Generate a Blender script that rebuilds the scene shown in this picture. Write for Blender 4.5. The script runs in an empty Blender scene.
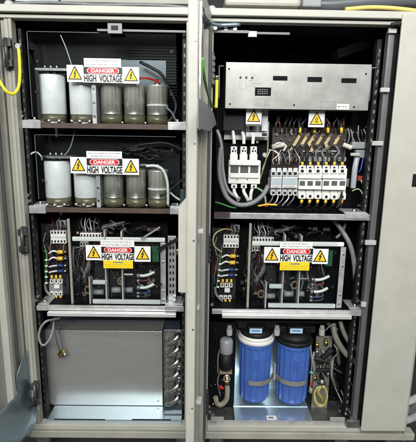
import bpy, bmesh, math, random
from mathutils import Vector, Matrix
random.seed(7)
S = bpy.context.scene
COL = S.collection
# ------------------------------------------------------------------ camera
FPX = 430.0
CP = Vector((0.6715, -1.6118, 1.2139)); PI_, YA, RO = 0.2057, 0.0114, 0.0159
Fw = Vector((math.sin(YA)*math.cos(PI_), math.cos(YA)*math.cos(PI_), -math.sin(PI_)))
R0 = Vector((math.cos(YA), -math.sin(YA), 0)); U0 = R0.cross(Fw)
Rt = math.cos(RO)*R0 + math.sin(RO)*U0; Up = -math.sin(RO)*R0 + math.cos(RO)*U0
cd = bpy.data.cameras.new('camera'); cam = bpy.data.objects.new('camera', cd); COL.objects.link(cam)
m = Matrix((Rt, Up, -Fw)).transposed().to_4x4(); m.translation = CP
cam.matrix_world = m
cd.sensor_fit = 'HORIZONTAL'; cd.sensor_width = 36; cd.lens = FPX/416*36
cd.clip_start = 0.05; cd.clip_end = 100
S.camera = cam
# ------------------------------------------------------------------ world, lamps, exposure
w = bpy.data.worlds.new('World'); S.world = w; w.use_nodes = True
nt = w.node_tree; bg = nt.nodes['Background']
tc = nt.nodes.new('ShaderNodeTexCoord'); sx = nt.nodes.new('ShaderNodeSeparateXYZ'); cr = nt.nodes.new('ShaderNodeValToRGB')
nt.links.new(tc.outputs['Generated'], sx.inputs[0]); nt.links.new(sx.outputs['Z'], cr.inputs[0]); nt.links.new(cr.outputs[0], bg.inputs[0])
cr.color_ramp.elements[0].position = 0.0; cr.color_ramp.elements[0].color = (.17, .17, .165, 1)
cr.color_ramp.elements[1].position = 0.8; cr.color_ramp.elements[1].color = (.8, .81, .8, 1)
bg.inputs[1].default_value = 0.26
def area(name, loc, target, sx_, sy_, energy, color):
    l = bpy.data.lights.new(name, 'AREA'); l.shape = 'RECTANGLE'; l.size = sx_; l.size_y = sy_; l.energy = energy; l.color = color
    o = bpy.data.objects.new(name, l); COL.objects.link(o); o.location = loc
    o.rotation_euler = (Vector(target)-Vector(loc)).to_track_quat('-Z', 'Y').to_euler()
    return o
area('ceiling_lamp', (0.5, -1.9, 2.7), (0.66, 0, 0.7), 2.4, .5, 36, (1, 1, .97))
area('front_fill_lamp', (0.5, -4.2, 2.9), (0.66, 0, 0.5), 2.6, .8, 190, (1, .99, .96))  # soft fill light added behind the camera to reach into the bays
area('ceiling_lamp', (2.1, -1.5, 2.6), (0.9, 0, 0.8), .5, 1.6, 18, (.98, 1, 1))
area('ceiling_lamp', (-.9, -1.4, 2.5), (0.4, 0, 0.6), .5, 1.4, 12, (.9, .97, 1))
S.view_settings.view_transform = 'Standard'; S.view_settings.look = 'None'; S.view_settings.gamma = 1
S.view_settings.exposure = 0.08
# ------------------------------------------------------------------ pixel -> point on a plane of the place
def ray(px, py): return (Fw*FPX + Rt*(px-208) - Up*(py-221)).normalized()
def W(px, py, Y=0.0):
    d = ray(px, py); t = (Y-CP.y)/d.y; return CP + d*t
def onplane(px, py, p0, n):
    d = ray(px, py); t = (Vector(p0)-CP).dot(n)/d.dot(n); return CP+d*t
# ------------------------------------------------------------------ materials
MATS = {}
def mat(name, col, rough=.5, metal=0., var=.08, vs=12., bump=0., bs=200., stretch=(1, 1, 1), emit=None, coat=0., spec=.5, rvar=.1, dirt=0.):
    if name in MATS: return MATS[name]
    M = bpy.data.materials.new(name); M.use_nodes = True; t = M.node_tree; b = t.nodes['Principled BSDF']; N = t.nodes.new; L = t.links.new
    co = N('ShaderNodeTexCoord'); mp = N('ShaderNodeMapping'); mp.inputs['Scale'].default_value = stretch; L(co.outputs['Object'], mp.inputs[0])
    n = N('ShaderNodeTexNoise'); n.inputs['Scale'].default_value = vs; n.inputs['Detail'].default_value = 6; L(mp.outputs[0], n.inputs['Vector'])
    mx = N('ShaderNodeMix'); mx.data_type = 'RGBA'
    c = Vector(col[:3]); lo = c*(1-var); hi = c*(1+var)
    mx.inputs['A'].default_value = (*lo, 1); mx.inputs['B'].default_value = (*[min(1, v) for v in hi], 1)
    r2 = N('ShaderNodeMapRange'); r2.inputs['From Min'].default_value = .3; r2.inputs['From Max'].default_value = .7
    L(n.outputs['Fac'], r2.inputs['Value']); L(r2.outputs[0], mx.inputs['Factor'])
    out = mx.outputs['Result']
    if dirt > 0:
        n3 = N('ShaderNodeTexNoise'); n3.inputs['Scale'].default_value = vs*.35; n3.inputs['Detail'].default_value = 9; n3.inputs['Roughness'].default_value = .7
        L(co.outputs['Object'], n3.inputs['Vector'])
        r3 = N('ShaderNodeMapRange'); r3.inputs['From Min'].default_value = .52; r3.inputs['From Max'].default_value = .75; r3.inputs['To Max'].default_value = dirt
        L(n3.outputs['Fac'], r3.inputs['Value'])
        m3 = N('ShaderNodeMix'); m3.data_type = 'RGBA'; L(r3.outputs[0], m3.inputs['Factor']); L(out, m3.inputs['A']); m3.inputs['B'].default_value = (.11, .1, .08, 1)
        out = m3.outputs['Result']
    L(out, b.inputs['Base Color'])
    rr = N('ShaderNodeMapRange'); rr.inputs['To Min'].default_value = max(.02, rough-rvar); rr.inputs['To Max'].default_value = min(1, rough+rvar)
    L(n.outputs['Fac'], rr.inputs['Value']); L(rr.outputs[0], b.inputs['Roughness'])
    b.inputs['Metallic'].default_value = metal; b.inputs['Coat Weight'].default_value = coat; b.inputs['Specular IOR Level'].default_value = spec
    if bump > 0:
        n2 = N('ShaderNodeTexNoise'); n2.inputs['Scale'].default_value = bs; L(mp.outputs[0], n2.inputs['Vector'])
        bp = N('ShaderNodeBump'); bp.inputs['Strength'].default_value = bump; bp.inputs['Distance'].default_value = .002; L(n2.outputs['Fac'], bp.inputs['Height']); L(bp.outputs[0], b.inputs['Normal'])
    if emit: b.inputs['Emission Color'].default_value = (*emit[:3], 1); b.inputs['Emission Strength'].default_value = emit[3]
    MATS[name] = M; return M
BEIGE = mat('beige_paint', (.425, .42, .37), .44, 0, .04, 16, .16, 420, dirt=.13)
BEIGE2 = mat('beige_paint_worn_shaded', (.34, .335, .285), .5, 0, .09, 9, .15, 500, dirt=.35)
DOORGREY = mat('door_inner_paint', (.27, .275, .245), .45, 0, .05, 6, .1, 500, dirt=.15)
GALV = mat('galvanised_steel', (.5, .51, .51), .36, .5, .18, 30, .15, 90, dirt=.12)
PANST = mat('bluish_zinc_sheet', (.5, .62, .69), .27, .75, .05, 5, .015, 40, (1, 6, 1), rvar=.06)
STAIN = mat('brushed_stainless', (.39, .395, .38), .32, .55, .04, 6, .06, 90, (1, 1, 14), rvar=.06)
SILVER = mat('silver_panel', (.3, .3, .285), .4, .6, .14, 14, .05, 300, (1, 1, 1), dirt=.25)
CAN = mat('aluminium_can', (.7, .67, .6), .3, .6, .38, 170, .25, 260, (1, 1, .035), dirt=.25, rvar=.14)
CHROME = mat('bright_steel', (.75, .75, .73), .22, 1., .1, 50)
DULL = mat('dull_steel', (.3, .3, .29), .42, .9, .2, 40, dirt=.2)
BLACK = mat('black_paint', (.010, .011, .012), .5, 0, .3, 20, .05, 200, spec=.25)
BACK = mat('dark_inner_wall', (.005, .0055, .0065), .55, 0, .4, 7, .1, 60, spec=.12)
RUBBER = mat('black_rubber', (.01, .01, .011), .5, 0, .2, 30)
BROWN = mat('brown_board', (.065, .04, .03), .55, 0, .25, 30, .1, 100)
OLIVE = mat('olive_resin_sleeve', (.095, .088, .05), .35, 0, .3, 40, coat=.3)
WSLV = mat('white_sleeve', (.74, .745, .75), .3, 0, .06, 22, .9, 22, coat=.5, rvar=.15, dirt=.16)
WHITE = mat('white_plastic', (.74, .74, .71), .4, 0, .05, 30, dirt=.12)
LGREY = mat('light_grey_plastic', (.56, .58, .58), .45, 0, .06, 30, dirt=.1)
MGREY = mat('mid_grey_plastic', (.24, .25, .26), .45, 0, .1, 30)
CGREY = mat('grey_cable_jacket', (.17, .18, .19), .42, 0, .15, 40)
DKWIRE = mat('dark_wire', (.014, .014, .017), .4, 0, .2, 40)
YEL = mat('yellow_plastic', (.78, .5, .045), .4, 0, .1, 40)
YGCORE = mat('yellow_ground_wire', (.78, .72, .03), .38, 0, .05, 40)
GREEN = mat('green_wire', (.05, .22, .05), .4, 0, .15, 40)
RED = mat('red_plastic', (.5, .02, .02), .4, 0, .1, 40)
BLUEW = mat('blue_wire', (.03, .08, .4), .4, 0, .1, 40)
SIGNW = mat('sign_white', (.78, .785, .77), .38, 0, .03, 12, dirt=.1)
SIGNK = mat('sign_black', (.01, .01, .01), .4, 0, .05, 12)
SIGNR = mat('sign_red', (.62, .015, .02), .38, 0, .04, 12)
SIGNY = mat('sign_yellow', (.85, .55, .02), .38, 0, .04, 12)
SIGNYN = mat('notice_yellow', (.85, .62, .02), .38, 0, .04, 12)
INK = mat('faded_ink', (.22, .22, .23), .5, 0, .2, 60)
INKG = mat('panel_print', (.3, .3, .3), .5, 0, .2, 60)
BLUE = mat('blue_filter_plastic', (.055, .13, .43), .33, 0, .1, 14, .12, 60, coat=.25, dirt=.16)
BRASS = mat('brass', (.6, .42, .15), .3, 1., .15, 40)
TAN = mat('tan_hose', (.3, .28, .21), .35, 0, .2, 30, coat=.3)
COPPER = mat('tinned_busbar', (.62, .5, .26), .35, .5, .2, 40)
PHENOL = mat('brown_bus_board', (.03, .021, .017), .45, 0, .25, 25, .1, 80)
PCB = mat('green_board', (.03, .12, .06), .4, 0, .3, 50)
SCREEN = mat('dark_window', (.008, .009, .01), .12, 0, .1, 10)
CONC = mat('concrete_floor', (.045, .045, .046), .7, 0, .25, 4, .3, 60)
LABELB = mat('pale_blue_sticker', (.45, .68, .8), .4, 0, .05, 20)
CLIPW = mat('clip_white', (.42, .42, .4), .4, 0, .05, 40)
AMBERT = mat('clear_yellowed_tube', (.42, .4, .14), .18, 0, .15, 30, coat=.6)
DGLASS = mat('dark_smoked_plastic', (.05, .06, .065), .12, .2, .3, 9)
GASK = mat('gasket_grey', (.07, .075, .08), .55, 0, .1, 30)
def clearmat():
    M = bpy.data.materials.new('clear_acrylic'); M.use_nodes = True; t = M.node_tree; t.nodes.remove(t.nodes['Principled BSDF'])
    o = t.nodes['Material Output']; tr = t.nodes.new('ShaderNodeBsdfTransparent'); tr.inputs[0].default_value = (.93, .95, .95, 1)
    g = t.nodes.new('ShaderNodeBsdfGlossy'); g.inputs['Roughness'].default_value = .06; g.inputs[0].default_value = (.9, .95, 1, 1)
    n = t.nodes.new('ShaderNodeTexNoise'); n.inputs['Scale'].default_value = 5; mr = t.nodes.new('ShaderNodeMapRange')
    mr.inputs['To Min'].default_value = .006; mr.inputs['To Max'].default_value = .02; t.links.new(n.outputs['Fac'], mr.inputs['Value'])
    mx = t.nodes.new('ShaderNodeMixShader'); t.links.new(mr.outputs[0], mx.inputs[0]); t.links.new(tr.outputs[0], mx.inputs[1]); t.links.new(g.outputs[0], mx.inputs[2]); t.links.new(mx.outputs[0], o.inputs['Surface'])
    return M
CLEAR = clearmat()
# ------------------------------------------------------------------ mesh builder
SPLIT = {'bolt', 'screw', 'slot', 'terminal_hole', 'collar', 'ferrule', 'indicator', 'sill_plate', 'sill_slot', 'insulator', 'lead_seal', 'corner_fitting', 'latch', 'hinge_knuckle', 'hinge_leaf'}
class MB:
    def __init__(s): s.b = bmesh.new(); s.smooth = False
    def box(s, x0, x1, y0, y1, z0, z1):
        v = [s.b.verts.new((x, y, z)) for x in (min(x0, x1), max(x0, x1)) for y in (min(y0, y1), max(y0, y1)) for z in (min(z0, z1), max(z0, z1))]
        for f in ((0, 1, 3, 2), (4, 6, 7, 5), (0, 4, 5, 1), (2, 3, 7, 6), (0, 2, 6, 4), (1, 5, 7, 3)): s.b.faces.new([v[i] for i in f])
        return s
    def obox(s, c, ax, ay, az, hx, hy, hz):
        c = Vector(c); v = []
        for i in (-1, 1):
            for j in (-1, 1):
                for k in (-1, 1): v.append(s.b.verts.new(c+Vector(ax)*hx*i+Vector(ay)*hy*j+Vector(az)*hz*k))
        for f in ((0, 1, 3, 2), (4, 6, 7, 5), (0, 4, 5, 1), (2, 3, 7, 6), (0, 2, 6, 4), (1, 5, 7, 3)): s.b.faces.new([v[i] for i in f])
        return s
    def prism(s, pts, off):
        off = Vector(off); a = [s.b.verts.new(Vector(p)) for p in pts]; b = [s.b.verts.new(Vector(p)+off) for p in pts]; n = len(pts)
        s.b.faces.new(a); s.b.faces.new(b[::-1])
        for i in range(n): s.b.faces.new([a[i], b[i], b[(i+1) % n], a[(i+1) % n]])
        return s
    def cyl(s, p0, p1, r0, r1=None, seg=20):
        r1 = r0 if r1 is None else r1; p0 = Vector(p0); p1 = Vector(p1); d = (p1-p0).normalized()
        u = d.orthogonal().normalized(); v = d.cross(u)
        A = []; B = []
        for i in range(seg):
            t = 2*math.pi*i/seg; e = u*math.cos(t)+v*math.sin(t); A.append(s.b.verts.new(p0+e*r0)); B.append(s.b.verts.new(p1+e*r1))
        s.b.faces.new(A[::-1]); s.b.faces.new(B)
        for i in range(seg):
            f = s.b.faces.new([A[i], A[(i+1) % seg], B[(i+1) % seg], B[i]]); f.smooth = True
        return s
    def lathe(s, c, prof, seg=40, axis='z', fn=None):
        c = Vector(c); rings = []
        for (r, h) in prof:
            ring = []
            for i in range(seg):
                t = 2*math.pi*i/seg; rr = r*(fn(t, h) if fn else 1)
                p = (rr*math.cos(t), rr*math.sin(t), h) if axis == 'z' else (rr*math.cos(t), h, rr*math.sin(t))
                ring.append(s.b.verts.new(c+Vector(p)))
            rings.append(ring)
        for a, b in zip(rings, rings[1:]):
            for i in range(seg):
                f = s.b.faces.new([a[i], a[(i+1) % seg], b[(i+1) % seg], b[i]]); f.smooth = fn is None
        s.b.faces.new(rings[0][::-1]); s.b.faces.new(rings[-1]); return s
    def tube(s, pts, r, seg=10, smooth=True, sub=6):
        pts = [Vector(p) for p in pts]
        if len(pts) > 2 and smooth:
            q = [pts[0]*2-pts[1]]+pts+[pts[-1]*2-pts[-2]]; o = []
            for i in range(1, len(q)-2):
                for k in range(sub):
                    t = k/sub; p0, p1, p2, p3 = q[i-1:i+3]
                    o.append(.5*((2*p1)+(p2-p0)*t+(2*p0-5*p1+4*p2-p3)*t*t+(3*p1-p0-3*p2+p3)*t**3))
            o.append(pts[-1]); pts = o
        u = None; rings = []
        for i, p in enumerate(pts):
            d = (pts[min(i+1, len(pts)-1)]-pts[max(i-1, 0)])
            if d.length < 1e-7: continue
            d.normalize()
            u = d.orthogonal().normalized() if u is None else (u-d*u.dot(d)).normalized()
            v = d.cross(u); rings.append([s.b.verts.new(p+(u*math.cos(2*math.pi*k/seg)+v*math.sin(2*math.pi*k/seg))*r) for k in range(seg)])
        for a, b in zip(rings, rings[1:]):
            for k in range(seg):
                f = s.b.faces.new([a[k], a[(k+1) % seg], b[(k+1) % seg], b[k]]); f.smooth = True
        s.b.faces.new(rings[0][::-1]); s.b.faces.new(rings[-1]); return s
    def split(s, name, material, parent, bevel):
        seen = set(); first = None
        for v in list(s.b.verts):
            if v in seen: continue
            isl = [v]; seen.add(v); i = 0
            while i < len(isl):
                for e in isl[i].link_edges:
                    o_ = e.other_vert(isl[i])
                    if o_ not in seen: seen.add(o_); isl.append(o_)
                i += 1
            idx = {q: k for k, q in enumerate(isl)}; n = MB(); nv = [n.b.verts.new(q.co) for q in isl]; fs = set(f for q in isl for f in q.link_faces)
            for f in sorted(fs, key=lambda f: f.index):
                g_ = n.b.faces.new([nv[idx[q]] for q in f.verts]); g_.smooth = f.smooth
            SPLIT.discard(name); o = n.build(name, material, parent, bevel); SPLIT.add(name); first = first or o
        s.b.free(); return first
    def build(s, name, material, parent=None, bevel=0., thing=None):
        if name in SPLIT and parent is not None: return s.split(name, material, parent, bevel)
        me = bpy.data.meshes.new(name); bmesh.ops.recalc_face_normals(s.b, faces=s.b.faces)
        L = Vector((0, 0, 0))
        if parent is not None:
            r = parent
            while r.parent: r = r.parent
            L = Vector(r.location)
        elif thing:
            L = s.b.verts[:] and Vector((sum(v.co.x for v in s.b.verts)/len(s.b.verts), sum(v.co.y for v in s.b.verts)/len(s.b.verts), min(v.co.z for v in s.b.verts)))
        bmesh.ops.translate(s.b, verts=s.b.verts, vec=-L)
        s.b.to_mesh(me); s.b.free()
        if isinstance(material, (list, tuple)):
            for q in material: me.materials.append(q)
        else: me.materials.append(material)
        o = bpy.data.objects.new(name, me); COL.objects.link(o)
        if parent is not None: o.parent = parent
        else: o.location = L
        if bevel > 0:
            md = o.modifiers.new('bevel', 'BEVEL'); md.width = bevel; md.segments = 2; md.limit_method = 'ANGLE'; md.angle_limit = math.radians(40)
        if thing: o['label'], o['category'] = thing[0], thing[1]
        if thing and len(thing) > 2 and thing[2]: o['group'] = thing[2]
        return o
def thing(name, label, cat, loc, group=None):
    o = bpy.data.objects.new(name, None); COL.objects.link(o); o.location = loc; o.empty_display_size = .02
    o['label'] = label; o['category'] = cat
    if group: o['group'] = group
    return o
def copy_tree(o, parent=None):
    c = o.copy(); COL.objects.link(c)
    if parent: c.parent = parent
    for ch in list(o.children): copy_tree(ch, c)
    return c
def struct(o): o['kind'] = 'structure'; return o
def text_mb(txt, cx, cz, y, width, height, bold=.02):
    cu = bpy.data.curves.new('t', 'FONT'); cu.body = txt; cu.offset = bold; cu.extrude = 0; cu.align_x = 'LEFT'
    o = bpy.data.objects.new('t', cu); COL.objects.link(o); dg = bpy.context.evaluated_depsgraph_get(); me = bpy.data.meshes.new_from_object(o.evaluated_get(dg))
    mb = MB(); mb.b.from_mesh(me); bpy.data.objects.remove(o); bpy.data.curves.remove(cu); bpy.data.meshes.remove(me)
    xs = [v.co.x for v in mb.b.verts]; ys = [v.co.y for v in mb.b.verts]; x0, x1, y0, y1 = min(xs), max(xs), min(ys), max(ys)
    for v in mb.b.verts:
        v.co = Vector((cx+((v.co.x-x0)/(x1-x0)-.5)*width, y, cz+((v.co.y-y0)/(y1-y0)-.5)*height))
    return mb
def prect(px0, py0, px1, py1, Y):
    a = W(px0, (py0+py1)/2, Y); b = W(px1, (py0+py1)/2, Y); cx = (px0+px1)/2
    return a.x, b.x, W(cx, py1, Y).z, W(cx, py0, Y).z
def pbox(mb, px0, py0, px1, py1, Y, dy):
    x0, x1, z0, z1 = prect(px0, py0, px1, py1, Y); mb.box(x0, x1, Y, Y+dy, z0, z1); return mb
def P3(pts): return [W(*p) for p in pts]
# =================================================================== SETTING
g = MB(); g.box(-3, 4.5, -3, 4, -.33, -.3); struct(g.build('floor', CONC))
g = MB(); g.box(-3, 4.5, 2.2, 2.25, -.299, 3.2); struct(g.build('back_wall', mat('room_wall', (.035, .037, .04), .7, 0, .3, 2)))
# =================================================================== CABINET
ZL = W(250, 16.2, -.03).z; ZT = W(250, 8.3, -.03).z
H = 1.5823; WD = 1.3331; DEP = .52
cab = thing('electrical_cabinet', 'beige two bay electrical cabinet with its doors open on shelves of equipment', 'cabinet', (WD/2, 0, -.08))
# back, sides, roof, floor, divider
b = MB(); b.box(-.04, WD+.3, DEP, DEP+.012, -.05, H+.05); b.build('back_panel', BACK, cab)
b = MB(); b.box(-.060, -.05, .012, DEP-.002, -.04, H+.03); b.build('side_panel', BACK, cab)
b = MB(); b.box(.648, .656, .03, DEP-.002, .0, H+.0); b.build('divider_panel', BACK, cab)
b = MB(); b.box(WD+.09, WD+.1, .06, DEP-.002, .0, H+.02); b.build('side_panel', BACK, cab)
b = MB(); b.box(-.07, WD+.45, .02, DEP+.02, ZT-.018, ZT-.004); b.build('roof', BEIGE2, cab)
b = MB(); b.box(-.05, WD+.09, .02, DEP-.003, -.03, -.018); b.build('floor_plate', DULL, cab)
b = MB(); b.box(-.049, WD+.089, .031, DEP-.003, H+.002, H+.005); b.build('added_dark_plate', BACK, cab)  # dark sheet added under the roof to keep its underside black
# header bars
b = MB(); b.box(-.065, WD+.04, -.012, .03, H+.004, ZL-.003); b.build('header', BEIGE, cab, .003)
b = MB(); b.box(-.085, WD+.45, -.03, .03, ZL+.001, ZT); b.build('roof_trim', BEIGE, cab, .003)
# sill
b = MB(); b.box(-.03, .655, -.012, .03, -.028, -.004); b.build('sill', BEIGE, cab, .003)
b = MB(); b.box(.70, WD+.02, -.012, .03, -.028, -.004); b.build('sill', BEIGE, cab, .003)
b = MB(); b.box(-.05, WD+.25, -.018, .03, -.062, -.031); b.build('base_trim', BEIGE2, cab, .003)  # darker beige puts the shadow on this bar into its colour
# plinth : posts and a set back beam
b = MB(); b.box(-.02, WD+.23, .30, .33, -.298, -.07)
b.build('plinth_beam', BLACK, cab)
for x in (.0, .6, .74, 1.28, 1.5):
    b = MB(); b.box(x-.03, x-.024, -.0, .12, -.298, -.064); b.box(x+.024, x+.03, -.0, .12, -.298, -.064); b.box(x-.024, x+.024, -.0, .006, -.12, -.064)
    b.build('foot', DULL, cab, .002)
# uprights
b = MB(); b.box(-.030, -.0165, -.006, .03, -.003, H+.003); b.build('upright', BEIGE2, cab, .002)
b = MB(); b.box(-.0145, -.003, -.01, .03, -.003, H+.003); b.build('upright', mat('grey_frame_paint', (.3, .3, .265), .45, 0, .08, 9, .15, 400, dirt=.3), cab, .002)
b = MB(); b.box(-.046, -.034, .004, .03, -.028, H+.003); b.build('upright', BEIGE2, cab, .002)
b = MB(); b.box(-.075, -.05, -.004, .03, -.028, H+.038); b.build('upright', BEIGE2, cab, .003)
b = MB(); b.box(.604, .65, -.010, .03, -.003, H+.003); b.build('upright', BEIGE, cab, .003)
b = MB(); b.box(.665, .700, -.010, .03, -.06, H+.003); b.build('upright', BEIGE2, cab, .003)
# perforated inner mounting strips
SLOTM = mat('slot_edge_grey', (.1, .1, .1), .4, .5)
def strip(x, y, z0, z1, holes_face=-1, name='slotted_rail', wd=.022, mt=GALV):
    b = MB(); b.box(x, x+wd, y, y+.003, z0, z1); b.box(x if holes_face > 0 else x+wd-.003, x+.003 if holes_face > 0 else x+wd, y+.0032, y+.03, z0, z1)
    r = b.build(name, mt, cab)
    s_ = MB(); z = z0+.03
    while z < z1-.03:
        s_.box(x+wd*.3, x+wd*.7, y-.0012, y-.0002, z, z+.013); z += .034
    s_.build('slot', SLOTM, r)
strip(.0, .035, .02, H-.02, -1, wd=.012, mt=BLACK); strip(.587, .06, .02, H-.02, 1, wd=.016, mt=BLACK)
# right side: slotted black strip, steel guide, black gasket gap
xr = W(376, 150, .05).x
strip(xr-.03, .055, .0, H-.03, 1, wd=.018, mt=BLACK)
b = MB(); z = .03
while z < H-.06: b.box(xr-.022, xr-.018, .0515, .0535, z, z+.012); z += .036
b.build('slot', mat('slot_dash', (.25, .25, .24), .5), cab)
x0 = W(378, 150, .0).x; x1 = W(383.5, 150, .0).x
b = MB(); b.box(x0, x1, .0, .004, .0, H-.01); b.box(x0, x0+.003, .0042, .03, .0, H-.01); b.box(x1-.003, x1, .0042, .03, .0, H-.01); b.build('guide_rail', mat('guide_steel', (.17, .175, .175), .4, .5), cab, .001)
xb = W(395, 20, -.0).x; x1b = W(391.5, 150, -.0).x
b = MB(); b.box(x1+.004, x1+.030, .010, .03, -.02, H+.0); b.build('gasket_channel', BLACK, cab)
b = MB(); b.tube([(x1+.026, .006, -.01), (x1+.026, .006, H-.01)], .005); b.build('door_gasket', RUBBER, cab)
# white clips on the guide rail
for (px, py, wd) in ((385.5, 90, 9), (378, 143.5, 11), (371, 243, 11), (364, 305, 5)):
    b = MB(); pbox(b, px-wd/2, py-2.4, px+wd/2, py+2.2, -.014, .014); b.build('guide_clip', CLIPW, cab, .002)
b = MB(); pbox(b, 389, 28, 397, 33, -.012, .012); b.build('top_clip', CLIPW, cab, .001)
b = MB(); b.tube(P3([(391, 25, -.025), (397, 24, -.028), (403, 26, -.025)]), .007); b.build('top_latch', BLACK, cab)
b = MB(); pbox(b, 347, 421, 360, 428, -.016, .015); pbox(b, 350, 417, 354, 421, -.01, .01); b.build('bottom_latch', DULL, cab, .002)
# closed right hand panel
xl = W(361, 425, -.03).x; xrr = W(405, 425, -.03).x; zb = W(380, 430.5, -.03).z
pnl = MB(); pnl.box(xl, xrr, -.036, -.026, zb, H+.036); pnl.box(xl+.05, xrr, -.0258, .03, zb+.004, H+.034)
pn = pnl.build('closed_panel', BEIGE, cab, .004)
b = MB(); pbox(b, 412.5, 174, 419, 187, -.038, .006); b.box(xrr-.001, xrr+.008, -.036, -.02, W(414, 186, -.03).z, W(414, 175, -.03).z); b.build('latch', BLACK, pn, .002)
b = MB(); b.box(xrr+.004, xrr+.012, -.02, .4, -.06, H+.036); b.build('side_panel', BEIGE2, cab)
# ---------------- hinges on the cabinet
HING = mat('dark_hinge_metal', (.07, .07, .07), .4, .5)
def hinge(px, py, hh):
    p = W(px, py, -.025); r = MB(); r.box(p.x-.012, p.x+.014, -.014, -.0102, p.z-.045, p.z+.062); h = r.build('hinge', HING, cab, .001)
    for a_, c_ in ((-.036, -.012), (.030, .054)): r = MB(); r.box(p.x-.018, p.x+.016, -.032, -.0142, p.z+a_, p.z+c_); r.build('hinge_leaf', HING, h, .002)
    q = MB(); q.cyl((p.x, -.034, p.z-.04), (p.x, -.034, p.z+.058), .0065, seg=12); q.box(p.x+.006, p.x+.014, -.02, -.0105, p.z-.014, p.z+.03); q.build('hinge_pin', HING, h)
for px, py in ((7.5, 56), (23.5, 243), (36, 396)): hinge(px, py, 0)
for px, py in ((211, 68), (207.5, 247), (205.5, 401)):
    p = W(px, py, -.02); r = MB(); r.box(p.x-.010, p.x+.012, -.03, -.0105, p.z-.06, p.z+.05); h = r.build('hinge', HING, cab, .003)
    q = MB()
    for k in range(5): q.box(p.x-.012, p.x+.014, -.034, -.0305, p.z-.055+k*.02, p.z-.043+k*.02)
    q.build('hinge_knuckle', HING, h)
# ---------------- centre door, open towards the viewer
def frame_door(hx, hy, d, wdt, z0, z1, nrm, name, mt_out, mt_in):
    """door slab from hinge point along d; nrm points to the inner face."""
    d = Vector(d).normalized(); n = Vector(nrm).normalized(); Hh = Vector((hx, hy, 0)); up = Vector((0, 0, 1))
    def ob(m_, u0, u1, n0, n1, a, c): m_.obox(Hh+d*((u0+u1)/2)+n*((n0+n1)/2)+up*((a+c)/2), d, n, up, (u1-u0)/2, abs(n1-n0)/2, (c-a)/2)
    m_ = MB(); ob(m_, 0, wdt, 0, .002, z0, z1)
    ob(m_, wdt-.0015, wdt, .002, .026, z0, z1); ob(m_, 0, .0015, .002, .026, z0, z1)
    ob(m_, .0015, wdt-.0015, .002, .026, z0, z0+.0015); ob(m_, .0015, wdt-.0015, .002, .026, z1-.0015, z1)
    dr = m_.build(name, mt_out, cab, .0008)
    return dr, ob
FE = W(186.8, 220, -.39); HX = W(209, 220, -.03).x-.030
dd = Vector((FE.x-HX, -.36, 0)); DW = dd.length; dd.normalize(); nn = Vector((-dd.y, dd.x, 0)); HP = Vector((HX, -.03, 0))
cd_, ob = frame_door(HX, -.03, dd, DW, -.055, H+.03, nn, 'open_door', BEIGE, DOORGREY)
def on_door(px, py, off):
    q = onplane(px, py, HP+nn*off, nn); return (q-HP).dot(dd), q.z
m_ = MB(); ob(m_, DW-.035, DW-.002, .026, .0275, -.05, H+.025); ob(m_, .004, .05, .026, .0275, -.05, H+.025); ob(m_, .05, DW-.035, .026, .0275, H-.02, H+.025); ob(m_, .05, DW-.035, .026, .0275, -.05, -.01)
ob(m_, .05, .0515, .010, .026, -.01, H-.02); ob(m_, DW-.037, DW-.035, .010, .026, -.01, H-.02)
m_.build('door_flange', BEIGE, cd_)
m_ = MB(); ob(m_, .09, .115, .0022, .030, .02, H-.05); m_.build('door_stiffener', BEIGE2, cd_, .002)
m_ = MB(); ob(m_, .18, .20, .0022, .022, .02, H-.05); m_.build('door_stiffener', BEIGE2, cd_, .002)
m_ = MB(); ob(m_, .054, .07, .0275, .036, .0, H-.03); m_.build('door_seal', GASK, cd_, .002)
zr0 = on_door(197, 130, .034)[1]
m_ = MB(); ob(m_, DW-.030, DW-.014, .028, .036, zr0, H-.03); m_.build('lock_rod', CHROME, cd_, .001)
m_ = MB(); ob(m_, DW-.032, DW-.012, .028, .044, zr0-.012, zr0); m_.build('rod_guide', BLACK, cd_)
for py in (236.5, 314, 405.5):
    z = on_door(197, py, .034)[1]; m_ = MB(); ob(m_, DW-.06, DW-.03, .028, .046 if py < 300 or py > 400 else .036, z-.006, z+.006); m_.build('rod_roller', CLIPW, cd_, .002)
m_ = MB(); q = [onplane(a_, c_, HP+nn*.045, nn) for a_, c_ in ((197.5, 98), (204, 102), (213, 113), (216, 124), (209, 131), (197.5, 128))]
m_.prism(q, nn*.002); m_.build('grey_plate', MGREY, cd_)
def along(u, nv, z): return Vector((HX, -.03, z))+dd*u+nn*nv
hz0 = W(187, 293, -.38).z; hz1 = W(187, 196, -.38).z; hz2 = W(177, 207, -.38).z
hb = MB(); hb.prism([along(DW-.045, -.0003, hz1), along(DW-.045, -.0003, hz0), along(DW-.045, -.027, hz0), along(DW-.045, -.027, hz2)], dd*.035); hb.build('door_handle', BEIGE, cd_, .002)
m_ = MB(); q = W(184.5, 253, -.38); m_.obox(along(DW-.026, -.030, q.z), dd, nn, Vector((0, 0, 1)), .014, .0025, .008); m_.build('handle_lock', CHROME, cd_, .001)
m_ = MB()
for z in (.1, .35, .62, .9, 1.18, 1.45): m_.cyl(along(DW+.0002, .021, z), along(DW+.0018, .021, z), .003, seg=8)
m_.build('screw', DULL, cd_)
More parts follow.
